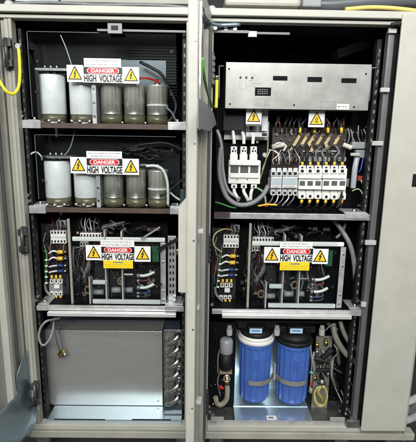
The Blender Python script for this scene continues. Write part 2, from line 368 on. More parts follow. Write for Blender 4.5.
# ---------------- left door
dl = Vector((-.10, -.65, 0)).normalized(); nl = Vector((-dl.y, dl.x, 0))
ld_, obl = frame_door(-.078, -.03, dl, .62, -.055, H+.03, nl, 'open_door', BEIGE, DOORGREY)
m_ = MB(); obl(m_, .004, .062, .026, .0275, -.05, H+.025); obl(m_, .56, .618, .026, .0275, -.05, H+.025); m_.build('door_flange', BEIGE2, ld_)
m_ = MB(); obl(m_, .088, .56, .012, .014, -.05, H+.02); m_.build('door_liner', DOORGREY, ld_)
m_ = MB(); obl(m_, .064, .086, .0022, .040, -.04, H+.02); m_.build('door_stiffener', BEIGE, ld_, .002)
m_ = MB()
for k in range(22):
    obl(m_, .05, .056, .0276, .0284, .03+k*.07, .037+k*.07)
m_.build('hole', BLACK, ld_)
m_ = MB(); obl(m_, .02, .034, .0276, .036, .0, H-.03); m_.build('door_seal', GASK, ld_, .002)
# ---------------- lock bars under the header
b = MB(); pbox(b, 97, 29.5, 186, 32, .02, .006); b.build('lock_bar', mat('lock_bar_steel', (.16, .16, .155), .5, .2), cab, .001)
b = MB(); pbox(b, 107.5, 23, 122, 33.5, .006, .01); r = b.build('lock_bracket', mat('bracket_steel', (.2, .205, .2), .5, .3), cab, .001)
b = MB(); pbox(b, 111, 25.5, 118, 30, .0045, .0012); b.build('slot', BLACK, r)
b = MB(); pbox(b, 248, 32, 290, 34.5, .02, .006); pbox(b, 214, 30, 249, 33, .0, .006); b.build('lock_bar', mat('lock_bar_steel', (.16, .16, .155), .5, .2), cab, .001)
b = MB(); pbox(b, 212, 24.5, 237, 31.5, .006, .004); r = b.build('lock_bracket', PANST, cab, .001)
b = MB(); pbox(b, 217, 26, 224, 30, .0045, .0012); pbox(b, 227.5, 26, 233.5, 30, .0045, .0012); b.build('slot', BLACK, r)
b = MB(); pbox(b, 248, 31, 257, 37, .01, .009); b.build('lock_bracket', DULL, cab, .001)
b = MB(); b.tube(P3([(202, 11, -.25), (208, 20, -.14), (216, 25, -.03), (240, 24.5, -.0)]), .006); b.build('door_stay', PANST, cab)
# ---------------- shelves
def shelf(pxa, pxb, py, Y, tabs, front, thick=.014, board=None, deck=BACK):
    z = W((pxa+pxb)/2, py, Y).z
    x0, x1 = W(pxa, py, Y).x, W(pxb, py, Y).x
    s_ = MB(); s_.box(x0, x1, Y+.012, .45, z-.006, z); sh = s_.build('shelf', deck, cab)
    s_ = MB(); s_.box(x0 if board is None else W(board[0], py, Y).x, x1 if board is None else W(board[1], py, Y).x, Y, Y+.0115, z-thick, z+.003); s_.build('shelf_edge', front, sh, .001)
    for a, c, h0, h1 in tabs:
        s_ = MB(); xa, xc = W(a, py, Y).x, W(c, py, Y).x; s_.box(xa, xc, Y-.006, Y+.0118, z+h0, z+h1); s_.box(xa, xc, Y+.012, Y+.10, z+h1-.003, z+h1+.002)
        br = s_.build('shelf_bracket', GALV, sh, .001)
        s_ = MB(); s_.cyl(((xa+xc)/2, Y+.03, z+h1+.002), ((xa+xc)/2, Y+.03, z+h1+.012), .007, seg=6); s_.build('bolt', CHROME, br)
    return z
z1 = shelf(23, 185, 124.5, .03, ((22.5, 41, -.018, .012), (168, 186, -.016, .012)), BROWN, .016, (41, 168))
z2 = shelf(30, 184, 209, .03, ((29.5, 46, -.020, .010), (170, 184, -.016, .010)), BROWN, .016, (46, 170))
z3 = shelf(37, 184, 307, .02, ((37, 48, -.016, .004), (165, 183, -.012, .010)), GALV, .017)
z4 = shelf(214, 372, 214.5, .02, ((345, 368, -.012, .008),), GALV, .020)
z5 = shelf(212, 366, 311, .02, ((350, 364, -.016, .01),), GALV, .017)
b = MB(); pbox(b, 214, 212, 230, 217.5, .0125, .0012); b.build('shelf_plate', mat('dark_maroon_plate', (.05, .03, .035), .5), cab)
b = MB(); pbox(b, 47, 313.2, 176, 317, -.002, .02); b.build('slide_rail', mat('bright_slide', (.72, .73, .72), .35, .5), cab, .002)
b = MB(); pbox(b, 222, 315.5, 352, 319, -.002, .02); b.build('slide_rail', mat('bright_slide', (.72, .73, .72), .35, .5), cab, .002)
# bolts & bits scattered along the frame edges
for (px, py) in ((21, 112), (22, 116), (28, 195), (29, 201), (36, 300), (38, 296), (186.5, 287), (182, 292), (372, 208), (364, 304), (358, 300), (212, 304)):
    b = MB(); p = W(px, py, .03); b.cyl((p.x, .022, p.z), (p.x, .034, p.z), .007, seg=6); b.build('bolt', CHROME, cab)
# =================================================================== CAPACITORS
def cap_white(loc, label, group, r=.0495, h=.178):
    t = thing('capacitor', label, 'capacitor', loc, group); x, y, z = loc
    b = MB(); b.lathe((x, y, z), [(r*.98, .034), (r, .036), (r, h-.006), (r*.96, h-.001), (r*.85, h)], 48); b.build('sleeve', WSLV, t)
    b = MB(); b.lathe((x, y, z), [(r*.97, .006), (r*.97, .0335)], 40); b.build('base_sleeve', OLIVE, t)
    c = MB(); c.lathe((x, y, z), [(r*1.05, .0002), (r*1.05, .006)], 40)
    for a in (-2.2, -1.57, -.9): c.cyl((x+math.cos(a)*r*1.12, y+math.sin(a)*r*1.12, z+.001), (x+math.cos(a)*r*1.12, y+math.sin(a)*r*1.12, z+.016), .007, seg=10)
    c.build('mounting_ring', CHROME, t)
    c = MB(); c.cyl((x-.012, y, z+h), (x-.012, y, z+h+.014), .005, seg=10); c.cyl((x+.012, y, z+h), (x+.012, y, z+h+.014), .005, seg=10); c.build('terminal', CHROME, t)
    return t
def cap_metal(loc, label, group, r=.0395, h=.148):
    t = thing('capacitor', label, 'capacitor', loc, group); x, y, z = loc
    b = MB(); b.lathe((x, y, z), [(r, .036), (r, h-.008), (r*1.03, h-.006), (r*1.03, h-.002), (r*.9, h), (r*.86, h-.004), (r*.3, h-.004)], 48); b.build('can', CAN, t)
    b = MB(); b.lathe((x, y, z), [(r*1.04, .002), (r*1.04, .0355)], 40); b.build('base_sleeve', OLIVE, t)
    c = MB(); c.lathe((x, y, z), [(r*1.0, .0362), (r*1.035, .037), (r*1.035, .040), (r*1.0, .041)], 40); c.build('crimp_ring', CHROME, t)
    c = MB(); c.cyl((x, y, z+h-.004), (x, y, z+h+.008), .012, seg=16); c.cyl((x, y, z+h+.008), (x, y, z+h+.022), .006, seg=10); c.build('terminal', CHROME, t)
    c = MB(); c.cyl((x+r*1.1, y-.02, z+.0005), (x+r*1.1, y-.02, z+.012), .006, seg=6); c.build('bolt', CHROME, t)
    return t
rows = [
 ('upper', z1, [(52, 'w'), (82.3, 'w'), (111, 'm'), (134, 'm'), (157, 'm')], 118, 118),
 ('second', z2, [(57.2, 'w'), (86, 'w'), (113, 'm'), (135.5, 'm'), (157.7, 'm')], 195, 195)]
names = ['white sleeved capacitor at the left end of the {} shelf', 'white sleeved capacitor partly under the lightning sign on the {} shelf',
         'bare metal capacitor under the danger sign on the {} shelf', 'bare metal capacitor under the right lightning sign on the {} shelf',
         'metal capacitor with a cable tie, at the right end of the {} shelf']
for rn, z, lst, py, _ in rows:
    for k, (px, ty) in enumerate(lst):
        Yc = .095+(.012 if k == 1 else 0)
        x = W(px, py, Yc-.02).x
        (cap_white if ty == 'w' else cap_metal)((x, Yc, z+.0012), names[k].format(rn), 'capacitors on the two left shelves')
        if k == 4:
            b = MB(); b.lathe((x, Yc, z+.074), [(.0398, -.003), (.0412, -.002), (.0412, .002), (.0398, .003)], 36); b.build('cable_tie', WHITE, None, thing=('thin cream tie round the last metal capacitor on the %s shelf' % rn, 'cable tie', 'cable ties'))
    # steel bracket over the two white ones
    xa = W(lst[0][0]-14, py, .05).x; xb_ = W(lst[1][0]+14.5, py, .05).x
    t = thing('capacitor_bracket', 'steel bracket framing the two white capacitors on the %s shelf' % rn, 'bracket', ((xa+xb_)/2, .1, z), 'capacitor brackets')
    b = MB(); b.box(xa, xa+.118, .052, .17, z+.196, z+.199); b.box(xa, xa+.118, .049, .0518, z+.190, z+.199); b.build('top_plate', DULL, t)
    b = MB(); b.box(xb_-.016, xb_, .05, .054, z+.002, z+.165); b.box(xb_-.003, xb_, .0542, .16, z+.002, z+.165); s1 = b.build('side_plate', GALV, t, .001)
    for zz in (.03, .08, .13): b = MB(); b.cyl((xb_-.008, .046, z+zz), (xb_-.008, .0505, z+zz), .005, seg=8); b.build('bolt', CHROME, s1)
    b = MB(); b.box(xa+.112, xa+.116, .125, .17, z+.002, z+.165); b.build('centre_plate', BLACK, t)
    b = MB()
    for q in range(3): b.cyl((xa+.03+q*.022, .07, z+.1995), (xa+.03+q*.022, .07, z+.212), .005, seg=8)
    b.build('bolt', CHROME, t)
# things behind the capacitors
b = MB(); pbox(b, 34, 36, 176, 84, .19, .004); b.build('rear_baffle', mat('dark_satin_sheet', (.007, .0075, .009), .45, 0, .3, 4, .03, 20, spec=.2), None, thing=('dark satin sheet standing behind the upper row of capacitors', 'panel'))
b = MB(); x0, x1, _, _ = prect(128, 40, 177, 108, .185)
for k in range(24): pz = W(150, 42+k*2.8, .185).z; b.box(x0, x1, .184, .1885, pz-.001, pz+.0015)
b.build('louvre_panel', BLACK, None, thing=('black louvred panel behind the upper right capacitors', 'panel'))
b = MB(); x0, x1, za, zb_ = prect(88, 60, 166, 104, .178); b.box(x0, x1, .178, .181, za, zb_); b.build('steel_plate', mat('grey_blue_plate', (.10, .115, .125), .3, .6, .2, 6), None, thing=('grey blue steel plate behind the upper danger sign', 'plate'))
b = MB(); b.box(*prect(46, 138, 180, 200, .2)[:2], .2, .204, *prect(46, 138, 180, 200, .2)[2:]); b.build('rear_baffle', mat('dark_satin_sheet2', (.008, .009, .011), .4, 0, .3, 4, .03, 20, spec=.25), None, thing=('dark satin sheet standing behind the second row of capacitors', 'panel'))
# flat busbar and cables over the capacitors
for (rn, yy) in (('upper', 79), ('second', 166)):
    t = W(150, yy+2, .1)
    b = MB(); b.tube(P3([(136, yy, .06), (145, yy-1, .06), (154, yy+1, .08), (160, yy+4, .09)]), .0042); b.build('cable', RED if rn == 'upper' else MGREY, None, thing=('%s cable running to the end capacitor on the %s shelf' % ('red' if rn == 'upper' else 'short grey', rn), 'cable'))
b = MB(); b.tube(P3([(146, 166, .05), (156, 166, .05), (163, 170, .05), (167, 180, .05), (168, 192, .055), (168, 205, .07)]), .0055); b.build('cable', WHITE, None, thing=('white cable arching over the end capacitor on the second shelf', 'cable'))
for pts, r, mt, lb in (
  ([(140, 62, .12), (152, 68, .11), (162, 75, .11), (170, 90, .12)], .006, RUBBER, 'black cable arching over the upper right capacitors'),
  ([(166, 107, .05), (172, 113, .05), (176, 121, .06)], .004, CGREY, 'thin grey cable curling beside the upper right capacitor'),
  ([(170, 90, .1), (176, 105, .1), (172, 118, .09), (166, 122, .09)], .006, RUBBER, 'black cable hanging at the right end of the upper shelf'),
  ([(60.5, 35, .05), (66, 48, .05), (72, 66, .05)], .0016, LGREY, 'thin pale wire hanging above the upper left capacitors'),
  ([(28, 161, .06), (30, 155, .05), (36, 152, .05), (41, 156, .05), (42, 160, .06)], .003, LGREY, 'small bent grey wire left of the second shelf'),
  ([(53, 160, .09), (62, 157, .1), (70, 148, .11), (75, 130, .12)], .0025, MGREY, 'thin wire rising from the white capacitors of the second shelf'),
  ([(125, 150, .14), (140, 145, .14), (165, 143, .14), (183, 150, .14)], .006, RUBBER, 'black cable behind the second row of capacitors'),
  ([(168, 190, .07), (174, 196, .07), (180, 200, .07)], .004, LGREY, 'short pale lead right of the last capacitor on the second shelf'),
  ([(160, 196, .05), (170, 190, .06), (180, 182, .08), (184, 178, .09)], .005, RUBBER, 'black lead leaving the right end of the second shelf')):
    b = MB(); b.tube(P3(pts), r); b.build('cable', mt, None, thing=(lb, 'cable'))
for k in range(14):
    a = random.uniform(112, 152); y0 = random.uniform(143, 154); L_ = random.uniform(14, 30)
    b = MB(); b.tube(P3([(a, y0, .15), (a+L_*.3, y0+random.uniform(1, 5), .14), (a+L_*.7, y0+random.uniform(2, 7), .13), (a+L_, y0+random.uniform(-3, 5), .15)]), random.uniform(.002, .005))
    b.build('thin_wire', random.choice([DKWIRE, RUBBER, mat('brown_wire', (.05, .02, .015), .4)]), None, thing=('thin dark wire tangled behind the second row of capacitors', 'wire', 'wires behind the second row'))
b = MB(); pbox(b, 180, 150+40, 185, 210, .05, .05); b.build('relay_box', mat('dark_green_box', (.03, .06, .06), .4), None, thing=('small dark green box at the right end of the second shelf', 'box'), bevel=.002)
# =================================================================== CLEAR COVERS
def cover(pr, Y, lb, edge=True):
    x0, x1, za, zb_ = prect(*pr, Y); t = thing('clear_cover', lb, 'cover', ((x0+x1)/2, Y, za), 'clear covers')
    b = MB(); b.box(x0, x1, Y, Y+.003, za, zb_); b.build('sheet', CLEAR, t)
    if edge:
        e = MB(); e.box(x0-.0025, x0, Y, Y+.003, za, zb_); e.box(x0, x1, Y, Y+.003, zb_, zb_+.0018); e.build('sheet_edge', mat('sheet_edge', (.09, .1, .11), .3), t)
    q = MB()
    for (fx, fz) in ((.04, .3), (.06, .66), (.97, .3), (.97, .8)): q.cyl((x0+(x1-x0)*fx, Y-.006, za+(zb_-za)*fz), (x0+(x1-x0)*fx, Y-.0003, za+(zb_-za)*fz), .006, seg=8)
    q.build('screw', BLACK, t)
    return t
cover((30, 33, 176, 118), .036, 'clear acrylic sheet hung in front of the upper row of capacitors')
cover((37, 136, 176, 200), .036, 'clear acrylic sheet hung in front of the second row of capacitors')
cover((72, 236, 163, 303), .030, 'clear acrylic sheet over the left wiring tray', False)
cover((252, 238, 336, 306), .030, 'clear acrylic sheet over the right wiring tray', False)
b = MB(); pbox(b, 36.5, 70, 40, 121, .034, .0018); b.build('cover_bracket', BLACK, None, thing=('black upright strip left of the upper white capacitor', 'bracket'))
# =================================================================== SIGNS
def plate(px0, py0, px1, py1, Y, name, lb, cat, mt, group):
    x0, x1, za, zb_ = prect(px0, py0, px1, py1, Y); b = MB(); b.box(x0, x1, Y-.0016, Y, za, zb_)
    t = thing(name, lb, cat, ((x0+x1)/2, Y, za), group); b.build('plate', mt, t); return t, x0, x1, za, zb_
def dashes(t, x0, x1, za, zb_, y, n, mt, h=.45, seed=1):
    rnd = random.Random(seed); b = MB(); dz = (zb_-za)/n
    for i in range(n):
        z = za+dz*(i+.5); x = x0+(x1-x0)*rnd.uniform(.04, .1)
        xe = x1-(x1-x0)*rnd.uniform(.04, .12)
        while x < xe:
            wdt = rnd.uniform(.0015, .0045); hh = h*rnd.uniform(.5, 1); o_ = dz*rnd.uniform(-.05, .05); b.box(x, min(x+wdt*.7, xe), y-.0004, y, z+o_-dz*hh/2, z+o_+dz*hh/2); x += wdt*.7+rnd.choice((.0007, .0009, .003))
    b.build('small_print', mt, t)
def bolt_sign(r, Y, lb, excl=False):
    t, x0, x1, za, zb_ = plate(*r, Y, 'lightning_sign' if not excl else 'warning_sign', lb, 'sign', SIGNW, 'triangular hazard signs')
    cx, cz, w_, h_ = (x0+x1)/2, (za+zb_)/2, x1-x0, zb_-za; y = Y-.0016
    def tri(s_, up=0.):
        a = w_*.44*s_; return [(cx-a, y, cz-h_*.36*s_-up), (cx+a, y, cz-h_*.36*s_-up), (cx+a*.08, y, cz+h_*.42*s_-up), (cx-a*.08, y, cz+h_*.42*s_-up)]
    b = MB(); b.prism(tri(1.0), (0, -.0005, 0)); b.build('triangle_border', SIGNK, t)
    y -= .0005; b = MB(); b.prism(tri(.78, h_*.02), (0, -.0005, 0)); b.build('triangle', SIGNY, t)
    y -= .0005; b = MB()
    if excl:
        for dx in (-.045, .045): b.box(cx+w_*dx-w_*.02, cx+w_*dx+w_*.02, y-.0005, y, cz-h_*.12, cz+h_*.1)
        b.box(cx-w_*.12, cx+w_*.12, y-.0005, y, cz-h_*.2, cz-h_*.15); b.build('symbol', SIGNK, t)
    else:
        p = [(.05, .24), (-.10, -.02), (-.005, .0), (-.05, -.13), (-.10, -.11), (-.035, -.26), (.04, -.14), (0.0, -.145), (.10, .065), (.01, .05), (.10, .22)]
        b.prism([(cx+u*w_, y, cz+(v-.02)*h_) for u, v in p], (0, -.0005, 0)); b.build('symbol', SIGNK, t)
    return t
def danger(r, Y, where):
    t, x0, x1, za, zb_ = plate(*r, Y, 'danger_sign', 'red and black DANGER HIGH VOLTAGE sign '+where, 'sign', SIGNW, 'danger signs'); y = Y-.0016
    w_, h_ = x1-x0, zb_-za; cx = (x0+x1)/2
    b = MB(); b.box(x0+w_*.02, x1-w_*.02, y-.0004, y, za+h_*.53, zb_-h_*.04); b.build('black_band', SIGNK, t); y -= .0004
    def oval(a, c, n=40): return [(cx+a*math.cos(2*math.pi*i/n)*(1 if True else 1), y, za+h_*.745+c*math.sin(2*math.pi*i/n)) for i in range(n)]
    def stad(a, c, n=12):
        pts = []
        for s_, o in ((1, -90), (-1, 90)):
            for i in range(n+1): th = math.radians(o+180*i/n); pts.append((cx+s_*(a-c)+c*1.25*math.cos(th)*1, y, za+h_*.745+c*math.sin(th)))
        return pts
    b = MB(); b.prism(stad(w_*.38, h_*.185), (0, -.0004, 0)); b.build('white_oval', SIGNW, t); y -= .0004
    b = MB(); b.prism(stad(w_*.365, h_*.16), (0, -.0004, 0)); b.build('red_oval', SIGNR, t); y -= .0004
    text_mb('DANGER', cx, za+h_*.745, y-.0003, w_*.58, h_*.23, .028).build('danger_text', SIGNW, t)
    text_mb('HIGH  VOLTAGE', cx, za+h_*.265, y-.0003+.0012, w_*.95, h_*.45, .042).build('voltage_text', SIGNK, t)
def sign_set(k, note, dg, tl, tr, Y, where, yel=None):
    t, x0, x1, za, zb_ = plate(*note, Y-.001, 'notice_label', 'white small print notice above the danger sign '+where, 'label', SIGNW, 'notices')
    dashes(t, x0, x1, za+(zb_-za)*.1, zb_-(zb_-za)*.08, Y-.0026, 2, INK, .42, k)
    danger(dg, Y, where)
    bolt_sign(tl, Y-.0003, 'yellow lightning triangle sign left of the danger sign '+where); bolt_sign(tr, Y-.0003, 'yellow lightning triangle sign right of the danger sign '+where)
    if yel:
        t, x0, x1, za, zb_ = plate(*yel, Y-.0005, 'notice_label', 'yellow small print notice below the danger sign '+where, 'label', SIGNYN, 'notices')
        b = MB(); b.box((x0+x1)/2-.02, (x0+x1)/2+.02, Y-.0025, Y-.0021, zb_-(zb_-za)*.32, zb_-(zb_-za)*.16); b.build('small_print', INK, t)
        dashes(t, x0, x1, za+(zb_-za)*.08, za+(zb_-za)*.6, Y-.0021, 2, mat('faint_ink', (.35, .25, .05), .5), .3, k+9)
sign_set(1, (84, 58.5, 121, 67.3), (83, 66.8, 123.3, 82.8), (67, 65, 83.2, 82), (123, 67.2, 139.2, 83.6), .030, 'on the upper capacitor shelf')
sign_set(2, (86.5, 151.3, 122, 158.4), (86.2, 158, 123.3, 174.2), (70.6, 157, 86.3, 173.3), (123, 158.8, 139, 174.8), .030, 'on the second capacitor shelf')
sign_set(3, (100.6, 240, 134.3, 246.8), (100.8, 246.2, 135.3, 260.6), (86, 245, 101.6, 260), (134.6, 246.2, 150.6, 261.6), .022, 'on the left wiring tray', (103.5, 260.4, 133, 268.2))
sign_set(4, (280, 242, 312.5, 248.4), (279.3, 247.6, 313.5, 262), (264, 247, 279.7, 262.6), (312.2, 248.8, 328, 263.8), .022, 'on the right wiring tray', (279.8, 261.8, 309.3, 270.2))
bolt_sign((246, 108, 261.5, 124.2), .075, 'small lightning triangle sign below the left half of the silver panel')
bolt_sign((308.5, 111, 324.5, 127.2), .075, 'small triangular warning sign above the busbars', True)
# =================================================================== WIRING TRAYS
def tray(label):
    Y = .05; o = W(70, 305, Y)
    t = thing('wiring_tray', label, 'wiring tray', (o.x, Y, z3+.001), 'wiring trays')
    def B(name, mt, rects, bev=.001, par=None):
        b = MB()
        for (a, c, d, e, yy, dy) in rects: pbox(b, a, c, d, e, yy, dy)
        return b.build(name, mt, par or t, bev)
    def C(name, mt, pts, r, par=None, seg=8):
        b = MB(); b.tube(P3(pts), r, seg=seg); return b.build(name, mt, par or t)
    B('back_board', BACK, [(44, 216, 168, 297, .22, .005)]);
    B('upright_bar', mat('tan_metal', (.42, .4, .34), .4, .4), [(69, 219, 71.4, 304, .05, .01)])
    B('side_board', mat('dark_side_board', (.02, .021, .024), .4, 0, .3, 10), [(43, 224, 68, 300, .155, .004)])
    B('cross_rail', WHITE, [(72, 237.6, 165, 241.8, .055, .014)], .003)
    B('cross_rail', LGREY, [(92.5, 300.2, 160.5, 304.2, .045, .014)], .003)
    B('cross_rail', LGREY, [(92.5, 280.6, 107, 284.6, .05, .014)], .003)
    for px, top in ((91, 278), (107.3, 230), (123.5, 231)):
        b = MB(); p0 = W(px, top, .06); p1 = W(px, 305, .06); b.box(p1.x-.0028, p1.x+.0028, .05, .085, p1.z, p0.z); b.build('divider_plate', mat('pale_divider', (.5, .5, .46), .4, .2), t)
    q = B('end_bracket', GALV, [(160.5, 243, 165.8, 304, .04, .004)])
    for py in (250, 262, 291, 300): B('bolt', CHROME, [(162.3, py-1, 164.2, py+1, .037, .004)], .001, q)
    q = B('perforated_plate', GALV, [(168, 236, 176, 300, .07, .004)])
    b = MB()
    for k in range(9):
        for j in range(2): pbox(b, 169.5+j*3, 240+k*6.3, 171+j*3, 243+k*6.3, .0685, .0012)
    b.build('hole', BLACK, q)
    b = MB(); p0, p1 = W(158, 250, .03), W(180, 238, .03); d = (p1-p0).normalized(); b.obox((p0+p1)/2, d, Vector((0, 1, 0)), d.cross(Vector((0, 1, 0))), (p1-p0).length/2, .004, .007); b.build('stay_bar', BLACK, t)
    b = MB(); p0, p1 = W(141, 239, .03), W(160, 227, .08); d = (p1-p0).normalized(); b.obox((p0+p1)/2, d, Vector((0, 1, 0)), d.cross(Vector((0, 1, 0))), (p1-p0).length/2, .003, .004); b.build('stay_bar', MGREY, t)
    # terminal blocks
    for (a, c, d, e, n) in ((50.5, 230.5, 66, 243.5, 5), (80, 233, 101, 238, 7), (80, 242, 88, 247, 3)):
        q = B('terminal_block', WHITE, [(a, c, d, e, .13, .024)], .001)
        b = MB(); st = (d-a)/n
        for k in range(n):
            for yy in (.16, .84) if e-c > 6 else (.5,): cy = c+(e-c)*yy; pbox(b, a+st*(k+.25), cy-1.1, a+st*(k+.75), cy+1.1, .1285, .0012)
        b.build('terminal_hole', BLACK, q)
        if e-c > 6: B('marking_strip', LGREY, [(a, (c+e)/2-.8, d, (c+e)/2+.8, .128, .001)], 0, q)
    B('small_relay', GALV, [(60, 220.5, 66, 228, .13, .03)], .002)
    # wires up from the terminal blocks
    for k in range(6):
        x = 52+k*2.6; C('wire', random.choice([DKWIRE, mat('dark_red_wire', (.12, .02, .02), .4), CGREY]), [(x, 231, .135), (x+random.uniform(-1, 1), 227, .12), (x+random.uniform(-3, 3), 222, .13), (x+random.uniform(-3, 4), 217, .15)], .0028)
    for k in range(8):
        x = 81+k*2.6; C('wire', random.choice([DKWIRE, mat('dark_red_wire', (.12, .02, .02), .4), CGREY, LGREY]), [(x, 233, .135), (x+random.uniform(-1, 1), 229, .12), (x+random.uniform(-3, 3), 224, .13), (x+random.uniform(-3, 4), 217, .15)], .0025)
    # fuse leads: yellow ferrules and pale ends
    for k, (py, m1) in enumerate(((252, YEL), (258.5, YEL), (265.5, mat('navy_lug', (.02, .05, .2), .4)), (271, mat('navy_lug', (.02, .05, .2), .4)))):
        p0, p1 = W(57.5, py, .12), W(63, py, .12); b = MB(); b.cyl(p0, p1, .0085 if k < 2 else .006, seg=14); b.build('cable_lug', m1, t)
        C('lead', WHITE if k < 2 else LGREY, [(49, py+1.5, .12), (53, py+.5-(1.5 if k < 2 else 0), .115), (57.5, py, .12)], .0038)
        b = MB(); b.cyl(W(63, py, .12), W(67, py, .12), .0055, seg=10); b.build('stud', CHROME if k > 1 else DULL, t)
    C('ground_wire', GREEN, [(43, 251, .12), (46, 252, .11), (46.5, 262, .11), (46, 275, .11), (46, 286, .12)], .003)
    b = MB()
    for py in (260, 266, 271.5, 277, 283): b.cyl(W(45, py, .105), W(47.6, py, .105), .0042, seg=10)
    b.build('ferrule', WHITE, t)
    C('cable', CGREY, [(45, 283, .12), (46, 290, .115), (51, 296, .11), (56, 299, .13)], .006)
    # contactor
    ct = B('contactor', MGREY, [(49, 282, 62.5, 297, .13, .05)], .002)
    for a in (50, 54.3, 58.6):
        B('contactor_pole', WHITE, [(a, 279, a+3.6, 283.5, .118, .012)], .001, ct); B('terminal_hole', BLACK, [(a+1, 280.4, a+2.6, 282.2, .1165, .0012)], 0, ct)
        B('contactor_pole', WHITE, [(a, 292, a+3.6, 295.5, .118, .012)], .001, ct); B('terminal_hole', BLACK, [(a+1, 293, a+2.6, 294.6, .1165, .0012)], 0, ct)
        b = MB(); b.cyl(W(a+1.6, 275.5, .115), W(a+2, 279, .118), .005, seg=10); b.build('cable_lug', YEL, ct)
        b = MB(); b.cyl(W(a+1.8, 296, .118), W(a+2.6, 299.6, .115), .005, seg=10); b.build('cable_lug', YEL, ct)
    B('coil_cover', WHITE, [(54, 285, 59.5, 288.6, .112, .018)], .001, ct)
    # high voltage leads at the right
    for k, (py, m1, rr, x1) in enumerate(((274.5, WHITE, .0062, 154.5), (279.5, mat('dark_red_wire', (.12, .02, .02), .4), .0035, 148), (286.5, WHITE, .0062, 154), (292, mat('navy_wire', (.02, .04, .16), .4), .0035, 150), (295.5, DKWIRE, .0045, 150))):
        b = MB(); b.cyl(W(136.5, py+1, .075), W(140, py+1, .075), .0105 if rr > .005 else .007, seg=16); b.build('stud', DULL, t)
        C('lead', m1, [(139.5, py+1, .075), (144, py+1.2, .07), (149, py, .07), (x1, py-2.5, .075)], rr)
    B('busbar', CHROME, [(124, 274, 133, 276, .06, .003)])
    for (px, py) in ((88, 290), (121, 281)):
        b = MB(); c = W(px, py, .08); b.tube([(c.x+.012*math.cos(a*.5), .08, c.z+.015*math.sin(a*.5)) for a in range(13)], .0035); b.build('cable_ring', mat('brown_ring', (.2, .14, .08), .4), t)
    B('circuit_board', PCB, [(152, 246, 159, 262, .1, .003)], 0)
    B('capacitor_block', mat('dark_module', (.024, .024, .028), .35, 0, .4, 20), [(94, 262, 106, 296, .12, .05), (109.5, 266, 122, 296, .13, .05), (126, 262, 136, 300, .14, .04)], .004)
    b = MB(); b.cyl(W(112, 290, .09), W(121, 290, .09), .012, seg=16); b.cyl(W(94, 292, .1), W(104, 292, .1), .012, seg=16); b.cyl(W(126, 290, .1), W(133, 290, .1), .012, seg=16); b.build('insulator', MGREY, t)
    for k in range(20):
        x = random.uniform(73, 90); y0 = random.uniform(246, 256)
        C('wire', random.choice([DKWIRE, DKWIRE, CGREY, mat('dark_red_wire', (.12, .02, .02), .4), mat('brown_wire', (.07, .035, .02), .4)]), [(x, y0, .1), (x+random.uniform(-4, 4), y0+13, random.uniform(.08, .12)), (x+random.uniform(-4, 5), y0+26, random.uniform(.08, .12)), (x+random.uniform(-5, 8), y0+40, .12)], random.uniform(.002, .0045))
    C('hose', CGREY, [(88, 250, .1), (89, 262, .09), (85, 274, .1), (84, 284, .12)], .009)
    for k in range(14):
        x = random.uniform(96, 156); y0 = random.uniform(228, 236); C('wire', random.choice([DKWIRE, CGREY, DKWIRE, RUBBER]), [(x, y0, .16), (x+random.uniform(-12, 12), y0-4, .14), (x+random.uniform(-16, 16), y0-8, .16)], random.uniform(.002, .005))
    for k in range(16):
        x = random.uniform(44, 66); y0 = random.uniform(222, 262)
        C('wire', random.choice([DKWIRE, CGREY, DKWIRE, mat('dark_red_wire', (.12, .02, .02), .4)]), [(x, y0, .15), (x+random.uniform(-4, 4), y0+10, .145), (x+random.uniform(-5, 5), y0+22, .14), (x+random.uniform(-6, 8), y0+34, .15)], random.uniform(.0018, .0035))
    for k in range(12):
        x = random.uniform(110, 156); y0 = random.uniform(262, 294); w_ = random.uniform(2, 6); h_ = random.uniform(1.5, 4)
        B('small_component', random.choice([mat('dark_module', (.024, .024, .028), .35, 0, .4, 20), GALV, MGREY, BROWN]), [(x, y0, x+w_, y0+h_, random.uniform(.13, .17), .02)], .001)
    for k in range(26):
        x = random.uniform(74, 156); y0 = random.uniform(243, 292)
        C('wire', random.choice([LGREY, CGREY, mat('brown_wire', (.07, .035, .02), .4), mat('copper_wire', (.3, .17, .08), .4, .5), CGREY]), [(x, y0, .13), (x+random.uniform(-3, 5), y0+random.uniform(-4, 4), .11), (x+random.uniform(-3, 9), y0+random.uniform(-5, 8), .13)], random.uniform(.0012, .0026))
    B('inner_board', mat('inner_brown_board', (.018, .013, .011), .4, 0, .4, 14, .2, 80), [(80, 244, 160, 300, .175, .004)])
    for k in range(34):
        x = random.uniform(73, 154); y0 = random.choice((224, 228, 232, 262, 268, 274, 280, 288, 292)); w_ = random.uniform(2, 7)
        B('small_component', random.choice([mat('dark_module', (.024, .024, .028), .35, 0, .4, 20), DULL, BROWN, mat('warm_grey_part', (.12, .1, .08), .4, .2), mat('dim_part', (.05, .05, .055), .3), COPPER]), [(x, y0, x+w_, y0+random.uniform(1.2, 4), random.uniform(.13, .165), .012)], .001)
    for k in range(18):
        x = random.uniform(73, 156); y0 = random.uniform(244, 296)
        B('small_component', random.choice([GALV, LGREY, BRASS, PCB, BROWN, mat('rust_part', (.16, .08, .04), .5)]), [(x, y0, x+random.uniform(1, 2.6), y0+random.uniform(.8, 2.4), random.uniform(.12, .15), .01)], .0006)
    b = MB()
    for k in range(46): p = W(random.uniform(74, 158), random.uniform(245, 298), .1); yy = random.uniform(.1, .16); b.cyl((p.x, yy, p.z), (p.x, yy+.01, p.z), random.uniform(.002, .004), seg=6)
    b.build('screw', CHROME, t)
    return t
T1 = tray('left wiring tray with contactor, dividers and white cross rails in the left bay')
EXTRA = []
T2 = copy_tree(T1)
for ch in list(T2.children):
    if ch.name.startswith(('stay_bar', 'perforated_plate')):
        for g2 in list(ch.children): bpy.data.objects.remove(g2)
        bpy.data.objects.remove(ch)
